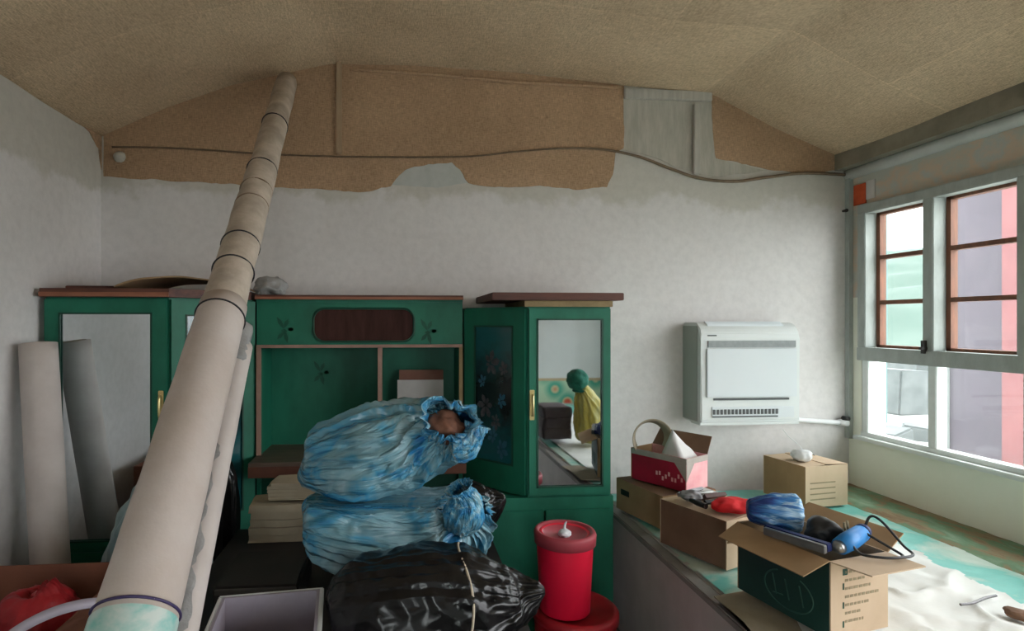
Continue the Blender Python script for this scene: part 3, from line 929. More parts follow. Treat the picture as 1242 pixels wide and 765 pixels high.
mk('trim_strip', box(XB - 0.02, XB, YM - 0.032, YM - 0.0205, ZC, ZH), 'tan_strip', mc)
mk('trim_strip', box(XA, XB, YM - 0.032, YM - 0.0205, ZH - 0.004, ZH + 0.012), 'pink_trim', mc)
ct = mk('counter', box(XA, XB, YM - 0.20, YB - 0.02, ZC - 0.02, ZC), 'counter_wood', mc, bev=0.003)
mk('counter_front', box(XA, XB, YM - 0.20, YM - 0.18, ZC - 0.075, ZC - 0.02), 'counter_edge', ct)
mk('lower_back', box(XA + 0.02, XB - 0.02, YM + 0.0, YM + 0.015, 0.05, ZC - 0.02), 'cabinet_green_dark', mc)
mk('plinth', box(XA + 0.02, XB - 0.02, YM - 0.1, YM - 0.08, 0.0, 0.1), 'cabinet_green_dark', mc)
# dark oval inset with rounded corners
pa, pb = aty(380, 374, YM - 0.03), aty(502, 414, YM - 0.03)
rx_, cz_ = 0.06, (pa.z + pb.z) / 2
hh = (pa.z - pb.z) / 2
pts = []
for cxn, czn, a0 in ((pb.x - rx_, pa.z - rx_, 0), (pa.x + rx_, pa.z - rx_, 90), (pa.x + rx_, pb.z + rx_, 180), (pb.x - rx_, pb.z + rx_, 270)):
    for k in range(7):
        th = math.radians(a0 + 15 * k)
        pts.append((cxn + rx_ * math.cos(th), YM - 0.026, czn + rx_ * math.sin(th)))
ins = mk('oval_panel', slab(pts, (0, 1, 0), 0.006), 'oval_wood', mc)
mk('oval_moulding', tube([(p[0], p[1] - 0.001, p[2]) for p in pts] + [(pts[0][0], pts[0][1] - 0.001, pts[0][2])], 0.006, 6, caps=False), 'cabinet_green_dark', ins, smooth=True)
# painted leaf sprays on the header
def leaf(c, ang, L, wd, y):
    u = Vector((math.cos(ang), 0, math.sin(ang)))
    v = Vector((-u.z, 0, u.x))
    P = [c + u * (L * t) + v * (wd * s) for t, s in ((0, 0), (0.3, 0.8), (0.6, 1), (1, 0), (0.6, -1), (0.3, -0.8))]
    return [Vector((p.x, y, p.z)) for p in P]
for px, py in ((346, 400), (520, 402), (390, 452)):
    yy = (YM - 0.022) if px != 390 else (YB - 0.022)
    c = aty(px, py, yy)
    bm = bmesh.new()
    for k in range(7):
        an = k * 0.95 + 0.2
        slab(leaf(c + Vector((0.012 * math.cos(k * 2.1), 0, 0.01 * math.sin(k * 1.3))), an, 0.035 + 0.02 * (k % 3), 0.011, yy), (0, 1, 0), 0.0015, bm)
    mk('painted_flower', bm, 'leaf_green', mc)

# right corner cabinet
rc = thing('mirror_cabinet', 'green corner cabinet with mirror and painted flower doors beside the bed', 'cabinet', (0.8, 3.1, 0))
foot = [(xm1 + 0.002, YB - 0.003), (xm1 + 0.002, YM), (xr0, YC), (xr1, YC), (xr1, YB - 0.003)]
mk('body', prism(foot, BZ, ZRT), 'cabinet_green', rc)
mk('base_cabinet', prism([(xm1 + 0.002, YB - 0.003), (xm1 + 0.002, YC - 0.012), (xr1 + 0.012, YC - 0.012), (xr1 + 0.012, YB - 0.003)], 0.0, BZ), 'cabinet_green', rc)
M_, L_ = seg_frame((xm1 + 0.002, YC - 0.012), (xr1 + 0.012, YC - 0.012))
mk('base_door', box(0.02, L_ / 2 - 0.005, 0.001, 0.015, 0.1, BZ - 0.06, M=M_), 'cabinet_green', rc, bev=0.003)
mk('base_door', box(L_ / 2 + 0.005, L_ - 0.02, 0.001, 0.015, 0.1, BZ - 0.06, M=M_), 'cabinet_green', rc, bev=0.003)
door_on(rc, (xr0, YC), (xr1, YC), BZ + 0.015, ZRT - 0.01, 0.042, 'mirror', 'mirror', handle=(0.018, 1.235), bottom=0.035, top=0.05)
fd, FM, FL = door_on(rc, (xm1 + 0.002, YM), (xr0, YC), BZ + 0.015, ZRT - 0.01, 0.075, 'painted_glass', 'painted_panel', bottom=0.13, top=0.085)
# flowers of the painted panel
def flower(cx, cz, r, n, M, material, parent, off=0.0135):
    bm = bmesh.new()
    for k in range(n):
        an = 2 * PI * k / n + cx * 7
        pts = []
        rk = r * (0.55 + 0.8 * abs(math.sin(k * 2.7 + cx * 40)))
        for t, s in ((0.1, 0), (0.4, 0.20), (0.75, 0.24), (1, 0), (0.75, -0.24), (0.4, -0.20)):
            pts.append(M @ Vector((cx + rk * (t * math.cos(an) - s * math.sin(an)), off + 0.0006 * k, cz + rk * 1.3 * (t * math.sin(an) + s * math.cos(an)))))
        slab(pts, M.to_3x3() @ Vector((0, 1, 0)), 0.0005, bm)
    mk('painted_flower', bm, material, parent)
for cx, cz, r, mt_ in ((0.18, 1.43, 0.05, 'petal_grey'), (0.27, 1.40, 0.03, 'petal_grey'), (0.15, 1.21, 0.045, 'petal_grey'), (0.25, 1.24, 0.03, 'petal_blue'), (0.22, 1.13, 0.03, 'petal_grey'), (0.13, 1.33, 0.025, 'petal_blue'), (0.25, 0.99, 0.04, 'petal_blue'), (0.2, 1.05, 0.035, 'petal_blue')):
    flower(cx, cz, r, 6, FM, mt_, fd)
ts = mk('tan_board', box(xr0 - 0.02, xr1 + 0.005, YC - 0.025, YB - 0.05, ZRT, ZRT + 0.03), 'tan_strip', rc)
# loose dark board laid on top
pl, pr = aty(597, 360, YC - 0.07), aty(757, 360, YC - 0.07)
o = mk('top_board', box(pl.x, pr.x, YC - 0.07, YB - 0.02, ZRT + 0.031, ZRT + 0.068), 'crown_brown', bev=0.003)
tag(o, 'dark brown board lying across the top of the bedside cabinet', 'board')

# papers standing in the right recess
p0, p1 = aty(482, 470, 3.30), aty(538, 470, 3.30)
o = mk('paper_sheet', box(p0.x, p1.x, 3.315, 3.325, ZC + 0.001, aty(500, 461, 3.30).z), 'paper_white')
tag(o, 'white sheet of card standing in the open recess', 'paper')
o = mk('brown_card', box(p0.x + 0.01, p1.x, 3.33, 3.34, ZC + 0.001, aty(500, 449, 3.3).z), 'paper_pink')
tag(o, 'reddish brown card behind the white one in the recess', 'paper')

# ------------------------------------------------------------------ air conditioner
ax0, ax1 = aty(850, 450, 3.20).x, aty(970, 450, 3.20).x
az0, az1 = aty(900, 514, 3.20).z, aty(900, 391, 3.20).z
ac = thing('air_conditioner', 'white wall-mounted console air conditioner on the back wall', 'air conditioner', ((ax0 + ax1) / 2, YB - 0.1, az0))
prof = [(YB - 0.003, az0), (3.215, az0), (3.20, az0 + 0.02), (3.20, az1 - 0.10), (3.206, az1 - 0.06), (3.222, az1 - 0.03), (3.25, az1 - 0.008), (3.28, az1), (YB - 0.003, az1)]
bm = bmesh.new()
A = [bm.verts.new((ax0, y, z)) for y, z in prof]
B = [bm.verts.new((ax1, y, z)) for y, z in prof]
bm.faces.new(A); bm.faces.new(B)
for i in range(len(prof)):
    bm.faces.new((A[i], A[(i + 1) % len(prof)], B[(i + 1) % len(prof)], B[i]))
mk('body', bm, 'ac_white', ac, bev=0.006)
mk('side_cover', box(ax0 - 0.004, ax0 + 0.001, 3.235, YB - 0.003, az0 + 0.01, az1 - 0.02), 'ac_side', ac, bev=0.002)
def acz(py):
    return aty(910, py, 3.195).z
def acx(px):
    return aty(px, 450, 3.195).x
mk('vent_strip', box(acx(859), acx(965), 3.192, 3.201, acz(421), acz(413)), 'ac_vent', ac)
mk('front_panel', box(acx(857), acx(966), 3.188, 3.201, acz(481), acz(422.5)), 'ac_panel', ac, bev=0.003)
mk('slot', box(acx(866), acx(957), 3.193, 3.201, acz(485), acz(482.5)), 'ac_dark', ac)
gr = mk('outlet', box(acx(864), acx(963), 3.194, 3.201, acz(506), acz(493)), 'ac_panel', ac)
for k in range(18):
    xx = acx(866) + (acx(942) - acx(866)) * k / 17
    mk('louver', box(xx - 0.007, xx + 0.007, 3.191, 3.1945, acz(502), acz(496)), 'ac_dark', gr)
mk('louver_bar', box(acx(864), acx(943), 3.190, 3.1945, acz(505.5), acz(504)), 'ac_dark', gr)
mk('maker_mark', box(acx(859), acx(870), 3.2005, 3.2035, acz(407.5), acz(406)), 'ac_dark', ac)
mk('bottom_lip', box(ax0 - 0.012, ax1 - 0.01, 3.19, 3.3, az0 - 0.004, az0 + 0.012), 'ac_white', ac, bev=0.003)
for k in range(3):
    mk('top_slat', box(acx(862), acx(955), 3.232 + 0.014 * k, 3.24 + 0.014 * k, az1 - 0.022 + 0.007 * k, az1 - 0.008 + 0.007 * k), 'ac_panel', ac)
pts = [(ax1 - 0.02, YB - 0.04, aty(970, 505, YB - 0.04).z), (ax1 + 0.08, YB - 0.035, aty(985, 507, YB).z), (XR - 0.09, YB - 0.03, aty(1025, 511, YB).z)]
pp = thing('drain_pipe', 'white pipe from the air conditioner to the wall corner', 'pipe', pts[1])
mk('pipe', tube(pts, 0.015, 10), 'white_plastic', pp, smooth=True)
mk('pipe_end', tube([pts[-1], (XR - 0.035, YB - 0.03, pts[-1][2] - 0.004)], 0.022, 10), 'white_plastic', pp, smooth=True)
mk('black_sleeve', tube([(XR - 0.075, YB - 0.04, pts[-1][2] + 0.03), (XR - 0.034, YB - 0.04, pts[-1][2] + 0.024)], 0.014, 10), 'tool_black', pp, smooth=True)

# ------------------------------------------------------------------ leaning rolls
T = aty(348, 100, 3.335)
N = aty(160, 765, 1.10)
dirr = (T - N)
kk = -(N.z - 0.06) / dirr.z
Fp = N + dirr * kk                           # foot on the floor
def along(t):                                # t = 0 at the frame's lower edge, 1 at the top
    return N + dirr * t
rl = thing('leaning_roll', 'long tied paper roll leaning up to the ceiling lining', 'roll', (Fp.x, Fp.y, 0))
nn = 46
ts_ = [kk + (1 - kk) * i / nn for i in range(nn + 1)]
def rad_roll(t):
    return 0.058 if t > 0.75 else (0.058 + (0.75 - t) / 0.45 * 0.006 if t > 0.30 else 0.064)
mk('core_roll', tube([along(t) for t in ts_], [rad_roll(t) for t in ts_], 28, jit=0.10, seed=2), 'roll_paper_old', rl, smooth=True)
t0 = 0.318
ts2 = [kk + 0.01 + (t0 - kk - 0.01) * i / 40 for i in range(41)]
mk('outer_roll', tube([along(t) for t in ts2], [0.0745 - 0.006 * max(0, t) / t0 for t in ts2], 32, jit=0.03, seed=5), 'roll_paper', rl, smooth=True)
def t_of_py(py):
    lo_, hi_ = 0.0, 1.0
    for _ in range(40):
        m_ = (lo_ + hi_) / 2
        p = along(m_)
        d = (p - CAM).dot(FW)
        if CY - F * (p.z - CAM.z) / d > py:
            lo_ = m_
        else:
            hi_ = m_
    return lo_
dn = dirr.normalized()
for py, r, mt_ in ((152, 0.0615, 'tie_black'), (207, 0.061, 'tie_black'), (232, 0.061, 'rust'), (251, 0.061, 'rust'), (299, 0.064, 'tie_black'), (330, 0.0655, 'tie_black'), (386, 0.071, 'tie_black')):
    p = along(t_of_py(py))
    tilt = (dn + Vector((0.12 * math.sin(py), 0, 0.1 * math.cos(py)))).normalized()
    a = tilt.orthogonal().normalized()
    b = tilt.cross(a)
    ring = [p + (a * math.cos(2 * PI * k / 36) + b * math.sin(2 * PI * k / 36)) * r for k in range(37)]
    mk('tie', tube(ring, 0.0028, 6, caps=False), mt_, rl, smooth=True)
# printed end label and purple band low on the roll
tb = t_of_py(746)
ring = []
a = dn.orthogonal().normalized(); b = dn.cross(a)
p = along(tb)
mk('purple_tie', tube([p + (a * math.cos(2 * PI * k / 36) + b * math.sin(2 * PI * k / 36)) * 0.0765 for k in range(37)], 0.0028, 6, caps=False), 'tie_purple', rl, smooth=True)
mk('printed_band', tube([along(tb - 0.004 - 0.012 * i) for i in range(6)], 0.0765, 32, caps=False), 'teal_print', rl, smooth=True)

# second roll, alongside
T2 = aty(291, 420, 1.99)
N2 = aty(217, 765, 1.28)
d2 = T2 - N2
k2 = -(N2.z - 0.04) / d2.z
F2 = N2 + d2 * k2
r2 = thing('leaning_roll', 'shorter thin paper roll taped beside the long leaning roll', 'roll', (F2.x, F2.y, 0))
ts3 = [k2 + (1.0 - k2) * i / 40 for i in range(41)]
mk('roll_body', tube([N2 + d2 * t for t in ts3], 0.040, 24, jit=0.05, seed=8), 'roll_white', r2, smooth=True)
wr = bmesh.new()
wp = [N2 + d2 * t + Vector((-0.010, -0.012, 0.0)) for t in [0.90 + 0.20 * i / 12 for i in range(13)]]
tube(wp, [0.041 + 0.012 * abs(noise.noise(Vector((i * 0.7, 1, 0)))) for i in range(13)], 20, bm=wr, jit=0.35, seed=4)
mk('grey_tape', wr, 'grey_wrap', r2, smooth=True)
# torn grey wrap clinging to the front of the thin roll
wr = bmesh.new()
a2 = d2.normalized().cross(Vector((0, 1, 0))).normalized()
if a2.x < 0:
    a2 = -a2
b2_ = Vector((0, -1, 0)) - d2.normalized() * Vector((0, -1, 0)).dot(d2.normalized())
b2_.normalize()
rows = []
for i in range(61):
    t = -0.12 + 0.72 * i / 60
    top_t = i / 60
    lim = 0.25 + 0.55 * (1 - top_t) + 0.45 * noise.noise(Vector((i * 0.21, 3, 1))) + 0.2 * noise.noise(Vector((i * 0.7, 5, 1)))
    row = []
    for k in range(15):
        th = -1.5 + (lim + 1.5) * k / 14 * (1.0 if top_t < 0.9 else (1 - (top_t - 0.9) * 6))
        rad = 0.0435 + 0.006 * abs(noise.noise(Vector((i * 0.5, k * 0.6, 2))))
        row.append(wr.verts.new(N2 + d2 * t + (a2 * math.sin(th) + b2_ * math.cos(th)) * rad))
    rows.append(row)
for i in range(60):
    for k in range(14):
        wr.faces.new((rows[i][k], rows[i][k + 1], rows[i + 1][k + 1], rows[i + 1][k]))
mk('grey_tape', wr, 'grey_wrap', r2, smooth=True)
# grey rag hanging where the roll passes the cabinet crown
pt_ = aty(322, 352, 3.0)
o = mk('grey_rag', blob((pt_.x, 3.12, ZMT + 0.075), (0.07, 0.06, 0.05), 0.5, 14, 6, 4, zmin=ZMT + 0.036), 'grey_wrap', smooth=True)
tag(o, 'crumpled grey rag on the cabinet top behind the roll', 'rag')

# white roll standing by the left wall
pa = aty(46, 417, 2.64)
wb = Vector((XL + 0.25, 2.56, 0))
rw = thing('standing_roll', 'pale roll standing upright against the left wall by mirror', 'roll', (wb.x, wb.y, 0))
top_ = Vector((XL + 0.085, 2.70, pa.z))
mk('roll_body', tube([wb.lerp(top_, i / 16) for i in range(17)], 0.073, 32, jit=0.02, seed=3), 'roll_white', rw, smooth=True)
dd = (top_ - wb).normalized()
sp = []
a = dd.orthogonal().normalized(); b = dd.cross(a)
for k in range(90):
    th = k * 0.22
    r_ = 0.070 - 0.0032 * th
    sp.append(top_ + dd * 0.001 + (a * math.cos(th) + b * math.sin(th)) * r_)
mk('spiral_edge', tube(sp, 0.0018, 5), 'roll_paper_old', rw)

# tall pale sack behind the rolls
c = Vector((-0.985, 2.44, 0))
rings = [(c.x, c.y, 0.0, 0.16, 0.16), (c.x, c.y, 0.05, 0.21, 0.19), (c.x, c.y, 0.4, 0.22, 0.20), (c.x + 0.01, c.y, 0.75, 0.18, 0.17), (c.x + 0.04, c.y, 0.95, 0.12, 0.11), (c.x + 0.08, c.y, 1.04, 0.06, 0.06), (c.x + 0.11, c.y, 1.10, 0.09, 0.05)]
o = mk('pale_sack', sweep_sack(rings, 70, 60, pleat=lambda v: 0.05 + 0.18 * v, crumple=0.014, seed=11, zmin=0.001, up=(1, 0, 0)), 'sack_pale', smooth=True)
tag(o, 'tall pale teal plastic sack standing behind the leaning rolls', 'sack')

# black sack standing between the table and the cabinets
c = Vector((-0.845, 2.785, 0))
rings = [(c.x, c.y, 0.001, 0.06, 0.06), (c.x, c.y, 0.04, 0.085, 0.08), (c.x, c.y, 0.45, 0.092, 0.088), (c.x, c.y, 0.85, 0.088, 0.08), (c.x + 0.005, c.y, 0.98, 0.055, 0.05), (c.x + 0.01, c.y, 1.03, 0.03, 0.03), (c.x + 0.015, c.y, 1.07, 0.05, 0.03)]
o = mk('black_sack', sweep_sack(rings, 60, 60, pleat=lambda v: 0.02 + 0.06 * v, crumple=0.004, seed=77, zmin=0.001, up=(1, 0, 0)), 'black_plastic', smooth=True)
tag(o, 'narrow black sack standing between leaning rolls and wooden counter', 'sack')

# ------------------------------------------------------------------ cartons
def carton(name, label, near, W, L, H, rotdeg, z0, mats, flaps=(), group=None, th=0.005):
    """near: plan position of the corner nearest the room; local x = front edge, local y = left side going back.
    mats: front, left, right, back, inside bottom.  flaps: (side, length, angle from upright outward, material)"""
    t = thing(name, label, 'box', (near[0], near[1], z0), math.radians(rotdeg), group)
    mk('bottom_panel', box(th, W - th, th, L - th, 0.0, th), mats[4], t, local=True)
    mk('front_panel', box(0, W, 0, th, 0, H), mats[0], t, local=True)
    mk('side_panel', box(0, th, th, L - th, 0, H), mats[1], t, local=True)
    mk('side_panel', box(W - th, W, th, L - th, 0, H), mats[2], t, local=True)
    mk('back_panel', box(0, W, L - th, L, 0, H), mats[3], t, local=True)
    hinge = {'front': ((0, 0, H), (1, 0, 0), (0, -1, 0), W), 'back': ((0, L, H), (1, 0, 0), (0, 1, 0), W),
             'left': ((0, 0, H), (0, 1, 0), (-1, 0, 0), L), 'right': ((W, 0, H), (0, 1, 0), (1, 0, 0), L)}
    for side, fl, ang, mt_ in flaps:
        o_, ax_, out_, wd = hinge[side]
        o_, ax_, out_ = Vector(o_), Vector(ax_), Vector(out_)
        a_ = math.radians(ang)
        u = out_ * math.sin(a_) + Vector((0, 0, 1)) * math.cos(a_)
        n_ = ax_.cross(u)
        c_ = 0.012
        P = [o_ + ax_ * 0.002, o_ + ax_ * (wd - 0.002), o_ + ax_ * (wd - c_) + u * fl, o_ + ax_ * c_ + u * fl]
        P = [p + u * 0.001 for p in P]
        mk('flap', slab(P, n_, 0.004), mt_, t, local=True)
    return t

def inbox(t, x, y, z):
    return TR[t.name] @ Vector((x, y, z))

G = 'cardboard boxes on the brick bed'
KT = KZ + 0.022
# green printed open carton
b4 = carton('open_carton', 'open cardboard carton with dark green printed side and tools inside', (1.345, 1.70), 0.25, 0.375, 0.245, 13, KT + 0.02,
            ['cardboard_light', 'print_green', 'cardboard_light', 'cardboard', 'cardboard_dark'],
            [('left', 0.105, 112, 'cardboard'), ('front', 0.12, 88, 'cardboard_light'), ('back', 0.12, 150, 'cardboard'), ('right', 0.10, 62, 'cardboard')], G)
# faint round emblem with strokes on the green side
bm = bmesh.new()
cy_, cz_ = 0.155, 0.085
tube([(-0.0012, cy_ + 0.095 * math.cos(math.radians(a)), cz_ + 0.062 * math.sin(math.radians(a))) for a in range(120, 425, 8)], 0.0024, 5, bm=bm)
for y0 in (0.10, 0.155, 0.205):
    tube([(-0.0012, y0 + 0.012, cz_ + 0.035), (-0.0012, y0 - 0.004, cz_ - 0.03)], 0.0026, 5, bm=bm)
tube([(-0.0012, 0.215, cz_ - 0.028), (-0.0012, 0.175, cz_ - 0.022)], 0.0022, 5, bm=bm)
mk('printed_emblem', bm, 'print_pale_green', b4, local=True)
bm = bmesh.new()
rr = random.Random(3)
for r_ in range(7):
    zz = 0.20 - r_ * 0.026
    x_ = 0.06
    while x_ < 0.06 + 0.05 + 0.09 * rr.random():
        w_ = 0.006 + 0.012 * rr.random()
        bx(bm, x_, x_ + w_, -0.001, 0.0, zz, zz + 0.008)
        x_ += w_ + 0.005
mk('printed_text', bm, 'print_tan', b4, local=True)
bm = bmesh.new()
for k in range(3):
    bx(bm, 0.05, 0.056, -0.001, 0.0, 0.03 + 0.06 * k, 0.05 + 0.06 * k)
bx(bm, 0.05, 0.07, -0.001, 0.0, 0.195, 0.215)
mk('printed_marks', bm, 'cabinet_green_dark', b4, local=True)['kind'] = 'stuff'

# carton full of tools
b2 = carton('open_carton', 'brown open carton heaped with tools and a red cloth', (1.33, 2.255), 0.30, 0.345, 0.20, 23, KT,
            ['cardboard_light', 'cardboard_dark', 'cardboard_light', 'cardboard_light', 'cardboard'],
            [('right', 0.148, -86, 'cardboard_light'), ('left', 0.148, -89, 'cardboard_light')], G)
# far carton
b3 = carton('closed_carton', 'small closed cardboard carton with white bag on top', (2.20, 2.965), 0.285, 0.30, 0.225, 9, KT,
            ['cardboard_light', 'cardboard', 'cardboard_light', 'cardboard_light', 'cardboard'], [('left', 0.142, -88, 'cardboard_light'), ('right', 0.142, -88, 'cardboard_light')], G)
mk('printed_text', boxes([(0.03, 0.20, -0.001, 0, 0.13 - 0.03 * k, 0.137 - 0.03 * k) for k in range(4)]), 'print_tan', b3, local=True)
# low carton and red carton on top of it
b1 = carton('low_carton', 'worn brown carton under the red printed box', (1.275, 2.715), 0.33, 0.37, 0.165, 15, KT,
            ['cardboard', 'cardboard', 'cardboard', 'cardboard', 'cardboard'], [('left', 0.16, -89, 'cardboard_dark'), ('right', 0.16, -89, 'cardboard_dark')], G)
mk('hand_hole', box(-0.001, 0.0, 0.26, 0.33, 0.085, 0.115), 'tool_black', b1, local=True)
b0 = carton('red_carton', 'red and pink printed fruit box full of white paper', (1.405, 2.735), 0.185, 0.33, 0.165, 30, KT + 0.175,
            ['print_pink', 'print_red', 'print_pink', 'cardboard', 'cardboard'], [('right', 0.10, 35, 'cardboard_dark')], G)
mk('rim_band', boxes([(-0.0015, 0.0, 0.0, 0.33, 0.135, 0.165), (0.0, 0.185, -0.0015, 0.0, 0.135, 0.165)]), 'print_grey', b0, local=True)
bm = bmesh.new()
slab([Vector((-0.002, 0.0, 0.14)), Vector((-0.002, 0.07, 0.14)), Vector((-0.002, 0.0, 0.05))], (1, 0, 0), 0.001, bm)
slab([Vector((0.0, -0.002, 0.14)), Vector((0.07, -0.002, 0.14)), Vector((0.0, -0.002, 0.05))], (0, 1, 0), 0.001, bm)
mk('printed_corner', bm, 'print_grey', b0, local=True)
bm = bmesh.new()
for k in range(9):
    y_ = 0.02 + 0.018 * k
    z_ = 0.045 + 0.015 * math.sin(k * 1.9)
    bx(bm, -0.0015, 0, y_, y_ + 0.010, z_, z_ + 0.02)
mk('printed_text', bm, 'print_pink', b0, local=True)

# things in the red box: bent beige sheet, white paper
p = inbox(b0, 0.09, 0.17, 0)
z0 = KT + 0.175 + 0.006
bm = bmesh.new()
pts = []
bmv = []
hc = inbox(b0, 0.082, 0.262, 0.215)
hx_ = Vector((0.985, -0.17, 0))
for i in range(41):
    th = math.radians(-32 + 244 * i / 40)
    bmv.append(hc + hx_ * (0.108 * math.cos(th)) + Vector((0, 0, 1)) * (0.112 * math.sin(th)))
nrm = Vector((-0.17, -0.985, 0))
V0 = [bm.verts.new(hc + (q - hc) * 0.74 - nrm * 0.035) for q in bmv]
V1 = [bm.verts.new(q + nrm * 0.04) for q in bmv]
for i in range(40):
    bm.faces.new((V0[i], V0[i + 1], V1[i + 1], V1[i]))
o = mk('bent_card', bm, 'paper_beige', smooth=True)
md = o.modifiers.new('thick', 'SOLIDIFY'); md.thickness = 0.004
tag(o, 'beige card bent into a hoop in the red box', 'card')
bm = bmesh.new()
apex = inbox(b0, 0.06, 0.12, 0.285)
pp_ = [inbox(b0, 0.02, 0.165, 0.14), inbox(b0, 0.02, 0.03, 0.14), inbox(b0, 0.165, 0.03, 0.14), inbox(b0, 0.165, 0.165, 0.14)]
bb = [q - Vector((0, 0, 0.12)) for q in pp_]
va = bm.verts.new(apex)
vp = [bm.verts.new(q) for q in pp_]
vb = [bm.verts.new(q) for q in bb]
for i in range(4):
    bm.faces.new((va, vp[i], vp[(i + 1) % 4]))
    bm.faces.new((vp[i], vb[i], vb[(i + 1) % 4], vp[(i + 1) % 4]))
bm.faces.new(vb)
bmesh.ops.subdivide_edges(bm, edges=bm.edges, cuts=5, use_grid_fill=True)
for v in bm.verts:
    v.co += Vector((1, 1, 1)) * 0.006 * noise.noise(v.co * 18)
o = mk('white_paper', bm, 'paper_white', smooth=True)
tag(o, 'folded white paper peaked inside the red box', 'paper')

# tools heaped in the brown carton
zb = KT + 0.2
def rod(name, a, b_, r, material, label, cat, square=True, grp='tools heaped in the brown carton'):
    o = mk(name, tube([a, Vector(a).lerp(Vector(b_), 0.5), b_], [r, r * 1.1, r * 0.85], 4 if square else 10), material)
    tag(o, label, cat, grp)
    return o
o = mk('red_cloth', blob(inbox(b2, 0.12, 0.045, 0.236), (0.095, 0.062, 0.028), 0.28, 14, 4, 4, zmin=zb + 0.016), 'red_cloth', smooth=True)
tag(o, 'bright red folded cloth on the tools carton', 'cloth')
rod('hand_tool', inbox(b2, 0.06, 0.15, 0.228), inbox(b2, 0.215, 0.115, 0.228), 0.011, 'tool_black', 'black handled tool beside the red cloth', 'tool')
rod('hand_tool', inbox(b2, 0.12, 0.20, 0.230), inbox(b2, 0.24, 0.185, 0.230), 0.013, 'tool_brown', 'brown wooden tool handle above the black tool', 'tool')
rod('hand_tool', inbox(b2, 0.05, 0.285, 0.228), inbox(b2, 0.23, 0.30, 0.228), 0.011, 'tool_grey', 'grey metal tool at the back of the heap', 'tool')
o = mk('tool_pouch', blob(inbox(b2, 0.065, 0.225, 0.236), (0.045, 0.045, 0.022), 0.4, 22, 12, 4, zmin=zb + 0.016), 'tool_grey', smooth=True)
tag(o, 'grey crumpled pouch among the heaped tools', 'pouch')
rod('trowel_handle', inbox(b2, 0.015, 0.11, 0.229), inbox(b2, 0.03, 0.20, 0.229), 0.012, 'tool_black', 'short black handle beside the grey pouch', 'tool', False)
rod('hand_tool', inbox(b2, 0.145, 0.255, 0.228), inbox(b2, 0.22, 0.235, 0.228), 0.010, 'steel', 'short bright steel tool behind the brown handle', 'tool', False)
o = mk('paper_slip', slab([inbox(b2, 0.13, 0.225, 0.2175), inbox(b2, 0.27, 0.21, 0.2175), inbox(b2, 0.28, 0.33, 0.2175), inbox(b2, 0.15, 0.335, 0.2175)], (0, 0, 1), 0.0015), 'paper_white')
tag(o, 'white paper slip under tools on the brown carton', 'paper')
# white bag with string on the far carton
p = inbox(b3, 0.09, 0.11, 0.232)
wbg = thing('white_bag', 'small knotted white plastic bag on the far carton', 'bag', p)
mk('bag_body', blob(p + Vector((0, 0, 0.026)), (0.055, 0.05, 0.034), 0.3, 16, 2, 4, zmin=p.z), 'white_plastic', wbg, smooth=True)
mk('bag_string', tube(smoothpath([tuple(p + Vector(q)) for q in ((0, 0, 0.05), (-0.01, 0.01, 0.08), (-0.06, 0.03, 0.13), (-0.085, 0.05, 0.17))], 16), 0.0025, 6), 'white_plastic', wbg)
mk('bag_string', tube(smoothpath([tuple(p + Vector(q)) for q in ((0.04, 0.02, 0.03), (0.10, 0.06, 0.02), (0.14, 0.09, 0.006))], 12), 0.0035, 6), 'tool_grey', wbg)

# things in the green carton
zc = KT + 0.02
def c4(x, y, z):
    return inbox(b4, x, y, z)
a, b_ = c4(0.015, 0.345, 0.305), c4(0.165, 0.245, 0.300)
rings = [(*a.lerp(b_, t), r, r) for t, r in ((0.0, 0.02), (0.06, 0.042), (0.35, 0.056), (0.75, 0.066), (0.95, 0.056), (1.0, 0.02))]
o = mk('wrapped_bundle', sweep_sack(rings, 60, 40, pleat=lambda v: 0.16, crumple=0.009, seed=3, cap1=True), 'striped_wrap', smooth=True)
tag(o, 'blue and white plastic wrapped bundle in the green carton', 'bundle')
a, b_ = c4(0.005, 0.25, 0.262), c4(0.035, 0.03, 0.270)
d_ = (b_ - a)
Mx = Matrix.Translation(a) @ d_.to_track_quat('Y', 'Z').to_matrix().to_4x4()
lv = thing('spirit_level', 'navy blue level with grey metal edge across the green carton', 'level', a)
mk('level_body', box(-0.014, 0.014, 0, d_.length, -0.010, 0.016, M=Mx), 'navy', lv, bev=0.003)
mk('level_edge', box(0.015, 0.031, 0.01, d_.length, -0.012, 0.014, M=Mx), 'steel', lv, bev=0.002)
mk('level_vial', tube([Mx @ Vector((-0.015, 0.10, 0.004)), Mx @ Vector((-0.0155, 0.135, 0.004))], 0.008, 10), 'white_plastic', lv)
o = mk('black_pouch', blob(c4(0.155, 0.15, 0.268), (0.060, 0.055, 0.045), 0.35, 13, 21, 4), 'tool_black', smooth=True)
tag(o, 'black tool pouch lying in the green carton', 'pouch')
dr = thing('power_tool', 'blue power tool with black cable over carton edge', 'tool', c4(0.13, 0.03, 0.25))
mk('tool_body', tube([c4(0.07, 0.025, 0.275), c4(0.12, 0.035, 0.282), c4(0.21, 0.06, 0.290)], [0.026, 0.030, 0.027], 14), 'tool_blue', dr, smooth=True)
mk('tool_nose', tube([c4(0.05, 0.019, 0.272), c4(0.07, 0.025, 0.275)], [0.014, 0.022], 12), 'steel', dr, smooth=True)
mk('tool_cap', tube([c4(0.21, 0.06, 0.290), c4(0.235, 0.07, 0.293)], [0.028, 0.024], 14), 'navy', dr, smooth=True)
